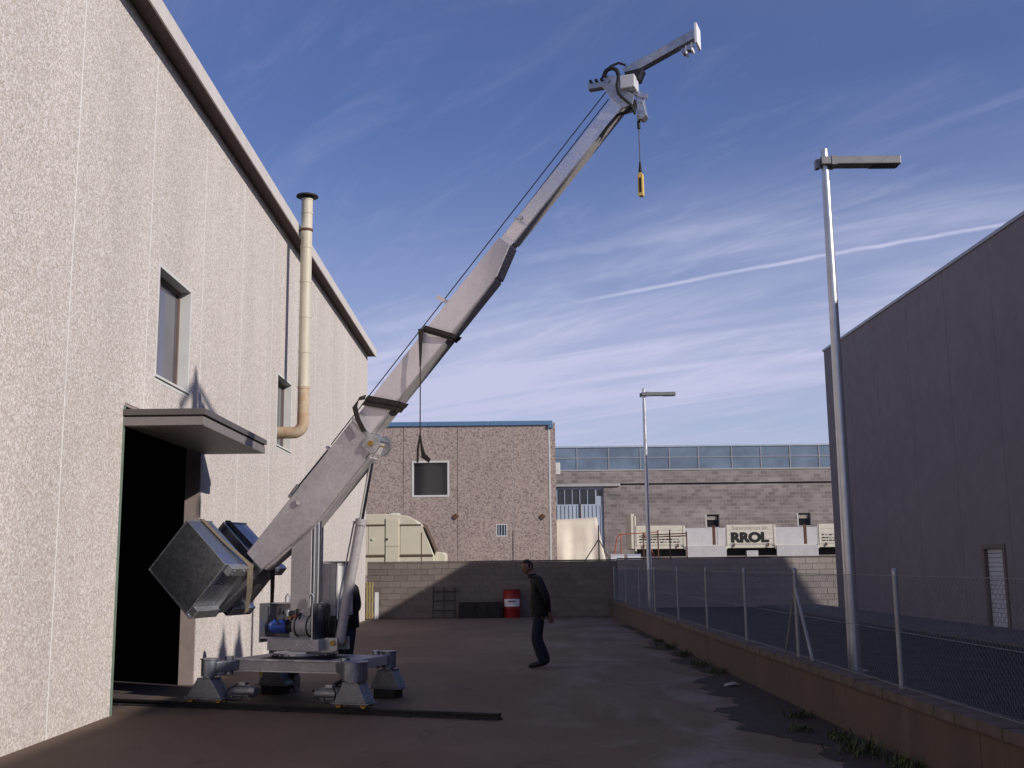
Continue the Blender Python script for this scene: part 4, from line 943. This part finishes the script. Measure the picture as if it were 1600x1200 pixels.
# ------------------------------------------------------------------ things along the yard wall
br = thing('oil_drum', 'red oil drum with white label against the shaded yard wall', 'barrel', (.09, 36.85, 0))
MB().tube([(0, 0, 0), (0, 0, .02), (0, 0, .28), (0, 0, .30), (0, 0, .32), (0, 0, .57), (0, 0, .59), (0, 0, .61), (0, 0, .88), (0, 0, .90), (0, 0, .90), (0, 0, .875)], [.285, .292, .285, .297, .285, .285, .297, .285, .285, .292, .27, .268], 28).build('drum', 'red_paint', br, smooth=True)
lb = MB(); n = 15
for i in range(n):
    a0 = -pi/2-.95+1.9*i/n; a1 = -pi/2-.95+1.9*(i+1)/n
    lb.add([(.301*cos(a0), .301*sin(a0), .36), (.301*cos(a1), .301*sin(a1), .36), (.301*cos(a1), .301*sin(a1), .60), (.301*cos(a0), .301*sin(a0), .60)], [(0, 1, 2, 3)])
lb = lb.build('label', 'white_label', br)
for i, wd in enumerate((.03, .05, .04, .05, .03)): MB().box(-.12+i*.05, -.12+i*.05+.038, -.3045, -.299, .50, .535+wd*.3).build('print_mark', 'print_black', lb)
MB().tube([(.12, .05, .875), (.12, .05, .905)], .03, 10).build('bung', 'galv_dark', br)
tb = thing('trough', 'long low dark trough against the yard wall left of the drum', 'trough', (-.95, 36.85, 0))
MB().slab([-.7, .7], [-.28, .28], [(-.64, .64, -.22, .22)], .05, .50, lambda u, v, d: (u, v, d)).build('trough_walls', 'dark_plastic', tb, .01)
MB().box(-.70, .70, -.28, .28, .0, .049).build('trough_floor', 'dark_plastic', tb)
for i in range(4): MB().box(-.6+i*.4-.03, -.6+i*.4+.03, -.31, -.281, .0, .5).build('rib', 'dark_plastic', tb)
rk = thing('hand_rack', 'small dark tubular rack leaning at the shaded yard wall', 'rack', (-2.15, 36.95, 0))
for x in (-.36, .0, .36): MB().tube([(x, -.12, 0), (x, .28, 1.0)], .02, 8).build('tube', 'black_metal', rk, smooth=True)
for z in (.25, .55, .85): MB().tube([(-.36, -.12+z*.4, z), (.36, -.12+z*.4, z)], .018, 8).build('rung', 'black_metal', rk, smooth=True)
pa = thing('pallet', 'yellowish wooden pallet stood upright at the corner of the hall', 'pallet', (-4.56, 36.7, 0))
for i in range(4): MB().box(-.2+i*.09, -.2+i*.09+.05, -.02, .0, .02, 1.2).build('slat', 'wood_yellow', pa)
for z in (.1, .58, 1.08): MB().box(-.2, .12, .001, .08, z, z+.08).build('cross_bar', 'wood_yellow', pa)
tag(box('white_board', 'white_label', None, -4.40, -4.28, 36.80, 36.84, .002, .86), 'narrow white board leaning beside the wooden pallet', 'board')

# electricity pole out of frame on the right: its vaulted cross-arm shades the hall above the canopy
up = thing('electricity_pole', 'steel electricity pole with drooping cross-arm beside the asphalt lot', 'pole', (8.0, 8.28, ZG))
MB().tube([(0, 0, 0), (0, 0, 11.2)], [.2, .14], 14).build('pole', 'galv', up, smooth=True)
MB().tube([(0, -.68, 10.98), (0, 0, 11.42)], .06, 8).build('cross_arm', 'galv_dark', up)
MB().tube([(0, 0, 11.42), (0, 1.25, 11.02)], .06, 8).build('cross_arm', 'galv_dark', up)
for yy, z in ((-.68, 10.74), (1.25, 10.80)): MB().tube([(0, yy, z), (0, yy, z+.28)], [.06, .07], 10).build('insulator', 'dark_plastic', up)
MB().tube([(0, 0, 11.2), (0, 0, 11.62)], [.14, .05], 10).build('top_insulator', 'dark_plastic', up)

# weeds along the low wall
rr = random.Random(21); WEEDS = []
for i, (x, y_, sc) in enumerate(((3.02, 9.9, 1.2), (3.1, 10.7, .8), (2.85, 11.3, .6), (3.1, 12.2, .7), (3.15, 17.2, .8), (3.1, 18.4, .9), (3.15, 20.5, .9), (3.12, 22.3, 1.0), (3.18, 24.2, .7), (3.15, 9.2, .9))):
    mb = MB()
    for k_ in range(90):
        an = rr.uniform(0, 2*pi); ln = rr.uniform(.06, .19)*sc; ti = rr.uniform(.2, 1.1); b0 = Vector((rr.gauss(0, .08)*sc, rr.gauss(0, .13)*sc, 0))
        d_ = Vector((cos(an)*sin(ti), sin(an)*sin(ti), cos(ti))); sd = Vector((-sin(an), cos(an), 0))*.008
        mid = b0+d_*ln*.6; tip = b0+d_*ln+Vector((0, 0, -.02)); mb.add([b0-sd*.5, b0+sd*.5, mid+sd, mid-sd, tip], [(0, 1, 2, 3), (3, 2, 4)])
    o = mb.build('weed_clump', 'weed'); o.location = (x, y_, .018)
    WEEDS.append(o)
ORD = ['nearest', 'second', 'third', 'fourth', 'fifth', 'sixth', 'seventh', 'eighth', 'ninth', 'farthest']
for i, o in enumerate(sorted(WEEDS, key=lambda q: q.location.y)):
    tag(o, ORD[i]+' dry weed clump from the camera, at the foot of the low wall', 'weed', 'weeds along the low wall')
pp = MB().add([(-.12, -.07, 0), (.03, -.1, .03), (.13, .0, .01), (.05, .09, .05), (-.08, .08, .02), (0, 0, .045)], [(0, 1, 5), (1, 2, 5), (2, 3, 5), (3, 4, 5), (4, 0, 5)]).build('paper_scrap', 'print_grey', None, loc=(3.0, 15.4, .02))
tag(pp, 'crumpled pale paper scrap by the low wall', 'litter')

# ------------------------------------------------------------------ people
def person(label, loc, rz, J, cat='person'):
    """J: joints in a frame where the person faces -x, y is their right-to-left... (x, y, z, radius)"""
    root = thing('person', label, cat, loc, rz)
    me = bpy.data.meshes.new('body'); names = list(J['pts']); idx = {n: i for i, n in enumerate(names)}
    me.from_pydata([J['pts'][n][:3] for n in names], [(idx[a], idx[b]) for a, b in J['edges']], [])
    tmp = bpy.data.objects.new('tmp', me); COL.objects.link(tmp)
    sk = tmp.modifiers.new('skin', 'SKIN'); sk.use_smooth_shade = True
    if not me.skin_vertices: me.attributes  # layer is made with the modifier
    b = bmesh.new(); b.from_mesh(me); lay = b.verts.layers.skin.verify(); b.verts.ensure_lookup_table()
    for n in names:
        v = b.verts[idx[n]][lay]; r = J['pts'][n][3]; v.radius = r if isinstance(r, tuple) else (r, r); v.use_root = (n == 'pelvis')
    b.to_mesh(me); b.free()
    ss = tmp.modifiers.new('sub', 'SUBSURF'); ss.levels = 2; ss.render_levels = 2
    bpy.context.view_layer.update()
    res = bpy.data.meshes.new_from_object(tmp.evaluated_get(bpy.context.evaluated_depsgraph_get())); bpy.data.objects.remove(tmp)
    res.name = 'body'; res.materials.clear()
    for mn in ('jacket', 'trousers', 'shoe', 'skin'): res.materials.append(MATS[mn])
    hands = [Vector(J['pts'][n][:3]) for n in J['hands']]; nk = Vector(J['pts']['neck'][:3])
    for p in res.polygons:
        c = p.center; k = 0 if c.z > .80 else 1
        if c.z < .085: k = 2
        if any((c-h).length < .16 and c.z < h.z+.035 for h in hands): k = 3
        if c.z > nk.z+.0: k = 3
        p.material_index = k
    res.shade_smooth()
    o = bpy.data.objects.new('body', res); COL.objects.link(o); o.parent = root
    # hem of the jacket, a little proud of the trousers
    px_, py_, pz_ = J['pts']['pelvis'][:3]
    n = 20
    hem = MB(); rings = [(.83, .155, .185), (.92, .162, .19), (1.05, .155, .195), (1.18, .15, .20)]; mi = J['pts']['waist']
    vs_ = []
    for z, a, b_ in rings:
        t = (z-pz_)/(mi[2]-pz_) ; cx = px_+(mi[0]-px_)*t
        vs_ += [(cx+a*cos(2*pi*k/n)*(1+.05*sin(3*k+z*9)), b_*sin(2*pi*k/n), z) for k in range(n)]
    hem.add(vs_, [(i*n+k, i*n+(k+1) % n, (i+1)*n+(k+1) % n, (i+1)*n+k) for i in range(len(rings)-1) for k in range(n)])
    ho = hem.build('jacket_hem', 'jacket', root, smooth=True); sd = ho.modifiers.new('t', 'SOLIDIFY'); sd.thickness = .012
    # head: skull, nose, ears, hair
    hx, hy, hz = J['head']; turn = J['turn']
    bm = bmesh.new(); bmesh.ops.create_uvsphere(bm, u_segments=28, v_segments=20, radius=1)
    for v in bm.verts:
        x, y, z = v.co
        r = 1.0
        fx = -x                                              # face looks along -x
        jaw = max(0, -z); x2 = x*(.098 if x > 0 else .10)*(1-.10*jaw); y2 = y*.077*(1-.32*jaw**1.5); z2 = z*.118
        if fx > .75 and abs(y) < .18 and -.38 < z < .12: x2 -= .026*(1-abs(y)/.18)*(1-(z-.12)/-.5*0)*max(.25, (.12-z)/.5)     # nose
        if fx > .7 and .08 < z < .25 and .18 < abs(y) < .55: x2 += .010                    # eye sockets
        if fx > .7 and .26 < z < .38: x2 -= .005                                          # brow
        if fx > .72 and -.62 < z < -.46 and abs(y) < .35: x2 -= .006                       # lips
        if fx > .5 and z < -.78: x2 -= .012                                               # chin
        v.co = (x2, y2, z2)
    hm = bpy.data.meshes.new('head'); bm.to_mesh(hm); bm.free(); hm.materials.append(MATS['skin']); hm.shade_smooth()
    h = bpy.data.objects.new('head', hm); COL.objects.link(h); h.parent = root; h.location = (hx, hy, hz); h.rotation_euler = (0, J.get('nod', 0), turn)
    for s in (-1, 1):
        MB().tube([(.012, s*.074, .02), (.018, s*.088, .012), (.012, s*.086, -.02), (.004, s*.076, -.034)], [.012, .018, .013, .008], 8).build('ear', 'skin', h, smooth=True)
        MB().tube([(-.0885, s*.031, .018), (-.0955, s*.031, .018)], [.012, .008], 8).build('eye', 'shoe', h, smooth=True)
    bm = bmesh.new(); bmesh.ops.create_uvsphere(bm, u_segments=28, v_segments=20, radius=1); rr = random.Random(2)
    dele = []
    for v in bm.verts:
        x, y, z = v.co
        if (-x > .35 and z < .52) or z < -.35 or (abs(y) > .8 and z < .0 and x < .25): dele.append(v)
        v.co = (x*.110, y*.088, z*.130); v.co *= 1+rr.uniform(-.02, .03)
    bmesh.ops.delete(bm, geom=dele, context='VERTS'); hm = bpy.data.meshes.new('hair'); bm.to_mesh(hm); bm.free(); hm.materials.append(MATS['hair']); hm.shade_smooth()
    q = bpy.data.objects.new('hair', hm); COL.objects.link(q); q.parent = h; sd = q.modifiers.new('t', 'SOLIDIFY'); sd.thickness = .016
    MB().tube([(hx*.75+nk.x*.25+.02, hy, hz-.07), (nk.x+.01, nk.y, nk.z+.0), (nk.x+.03, nk.y, nk.z-.05)], [.055, .062, .07], 14).build('neck', 'skin', root, smooth=True)
    MB().tube([(nk.x+.012, nk.y, nk.z-.045), (nk.x+.006, nk.y, nk.z-.0), (nk.x+.004, nk.y, nk.z+.022)], [.085, .078, .074], 16).build('collar', 'jacket', root, smooth=True)
    return root
def finger_set(P, E, wrist, tag_, base, d, side, down):
    """palm and five fingers: base point, direction of the fingers, sideways and curl directions"""
    base = Vector(base); d = Vector(d).normalized(); side = Vector(side).normalized(); down = Vector(down).normalized()
    pm = tag_+'palm'; P[pm] = (*(base+d*.045), (.030, .020)); E.append((wrist, pm))
    for i, (o, ln) in enumerate(((-.030, .070), (-.010, .082), (.010, .078), (.030, .060))):
        a = base+d*.088+side*o; b = a+d*ln*.5+down*ln*.2; c = a+d*ln*.75+down*ln*.6
        for s, p, r in (('a', a, .0105), ('b', b, .0095), ('c', c, .0085)): P[f'{tag_}f{i}{s}'] = (*p, r)
        E += [(pm, f'{tag_}f{i}a'), (f'{tag_}f{i}a', f'{tag_}f{i}b'), (f'{tag_}f{i}b', f'{tag_}f{i}c')]
    a = base+d*.03-side*.034; b = a+d*.035-side*.016+down*.012; c = b+d*.03+down*.012
    for s, p, r in (('a', a, .013), ('b', b, .0115), ('c', c, .0095)): P[f'{tag_}t{s}'] = (*p, r)
    E += [(pm, f'{tag_}ta'), (f'{tag_}ta', f'{tag_}tb'), (f'{tag_}tb', f'{tag_}tc')]
def figure(feet, pelvis, waist, chest, neck, head, arms, turn=0, nod=0):
    P = {'pelvis': (*pelvis, (.125, .15)), 'waist': (*waist, (.125, .15)), 'chest': (*chest, (.135, .175)), 'neck': (*neck, .062)}
    E = [('pelvis', 'waist'), ('waist', 'chest'), ('chest', 'neck')]; hands = []
    for s, (hip, knee, ankle, toe) in feet.items():
        P[s+'hip'] = (*hip, .098); P[s+'knee'] = (*knee, .070); P[s+'shin'] = (*[(a+b)/2 for a, b in zip(knee, ankle)], .068); P[s+'ankle'] = (*ankle, .062); P[s+'ball'] = (*[a*.45+b*.55 for a, b in zip(ankle, toe)][:2], toe[2]+.015, .046); P[s+'toe'] = (*toe, .034)
        E += [('pelvis', s+'hip'), (s+'hip', s+'knee'), (s+'knee', s+'shin'), (s+'shin', s+'ankle'), (s+'ankle', s+'ball'), (s+'ball', s+'toe')]
    for s, (sh, el, wr, d, side, down) in arms.items():
        P[s+'sh'] = (*sh, .078); P[s+'el'] = (*el, .060); P[s+'wr'] = (*wr, .034)
        E += [('chest', s+'sh'), (s+'sh', s+'el'), (s+'el', s+'wr')]; finger_set(P, E, s+'wr', s, wr, d, side, down); hands.append(s+'palm')
    return dict(pts=P, edges=E, hands=hands, head=head, turn=turn, nod=nod)
walker = figure(
    {'n': ((.0, -.095, .86), (-.075, -.10, .47), (.035, -.10, .085), (-.19, -.11, .035)), 'f': ((.02, .095, .86), (-.01, .10, .47), (.14, .10, .10), (-.05, .11, .035))},
    (.02, 0, .93), (.0, 0, 1.08), (-.03, 0, 1.33), (-.11, 0, 1.50), (-.185, -.01, 1.635),
    {'n': ((.01, -.20, 1.40), (.13, -.27, 1.13), (.17, -.11, .90), (.25, .35, -.9), (.9, 0, .3), (-.3, .2, -.9)), 'f': ((.01, .20, 1.40), (.13, .27, 1.13), (.18, .09, .88), (.35, -.3, -.85), (.9, 0, .3), (-.3, -.2, -.9))},
    turn=radians(38), nod=radians(-6))
person('man in black jacket walking with his hands behind his back in the shaded yard', (.49, 18.69, 0), 0, walker)
stander = figure(
    {'n': ((.0, -.10, .86), (-.03, -.11, .47), (.01, -.11, .085), (-.19, -.13, .035)), 'f': ((.0, .10, .86), (-.01, .11, .47), (.03, .11, .085), (-.17, .13, .035))},
    (.0, 0, .93), (-.01, 0, 1.08), (-.03, 0, 1.30), (-.08, 0, 1.46), (-.13, 0, 1.585),
    {'n': ((.0, -.20, 1.36), (.04, -.25, 1.10), (-.14, -.22, .96), (-.9, .1, -.3), (0, .9, 0), (0, 0, -1)), 'f': ((.0, .20, 1.36), (.04, .25, 1.10), (-.14, .20, .98), (-.9, -.1, -.3), (0, -.9, 0), (0, 0, -1))})
person('figure in dark clothes standing hidden behind the crane column and cabinet', (-2.28, 15.85, 0), radians(35), stander)
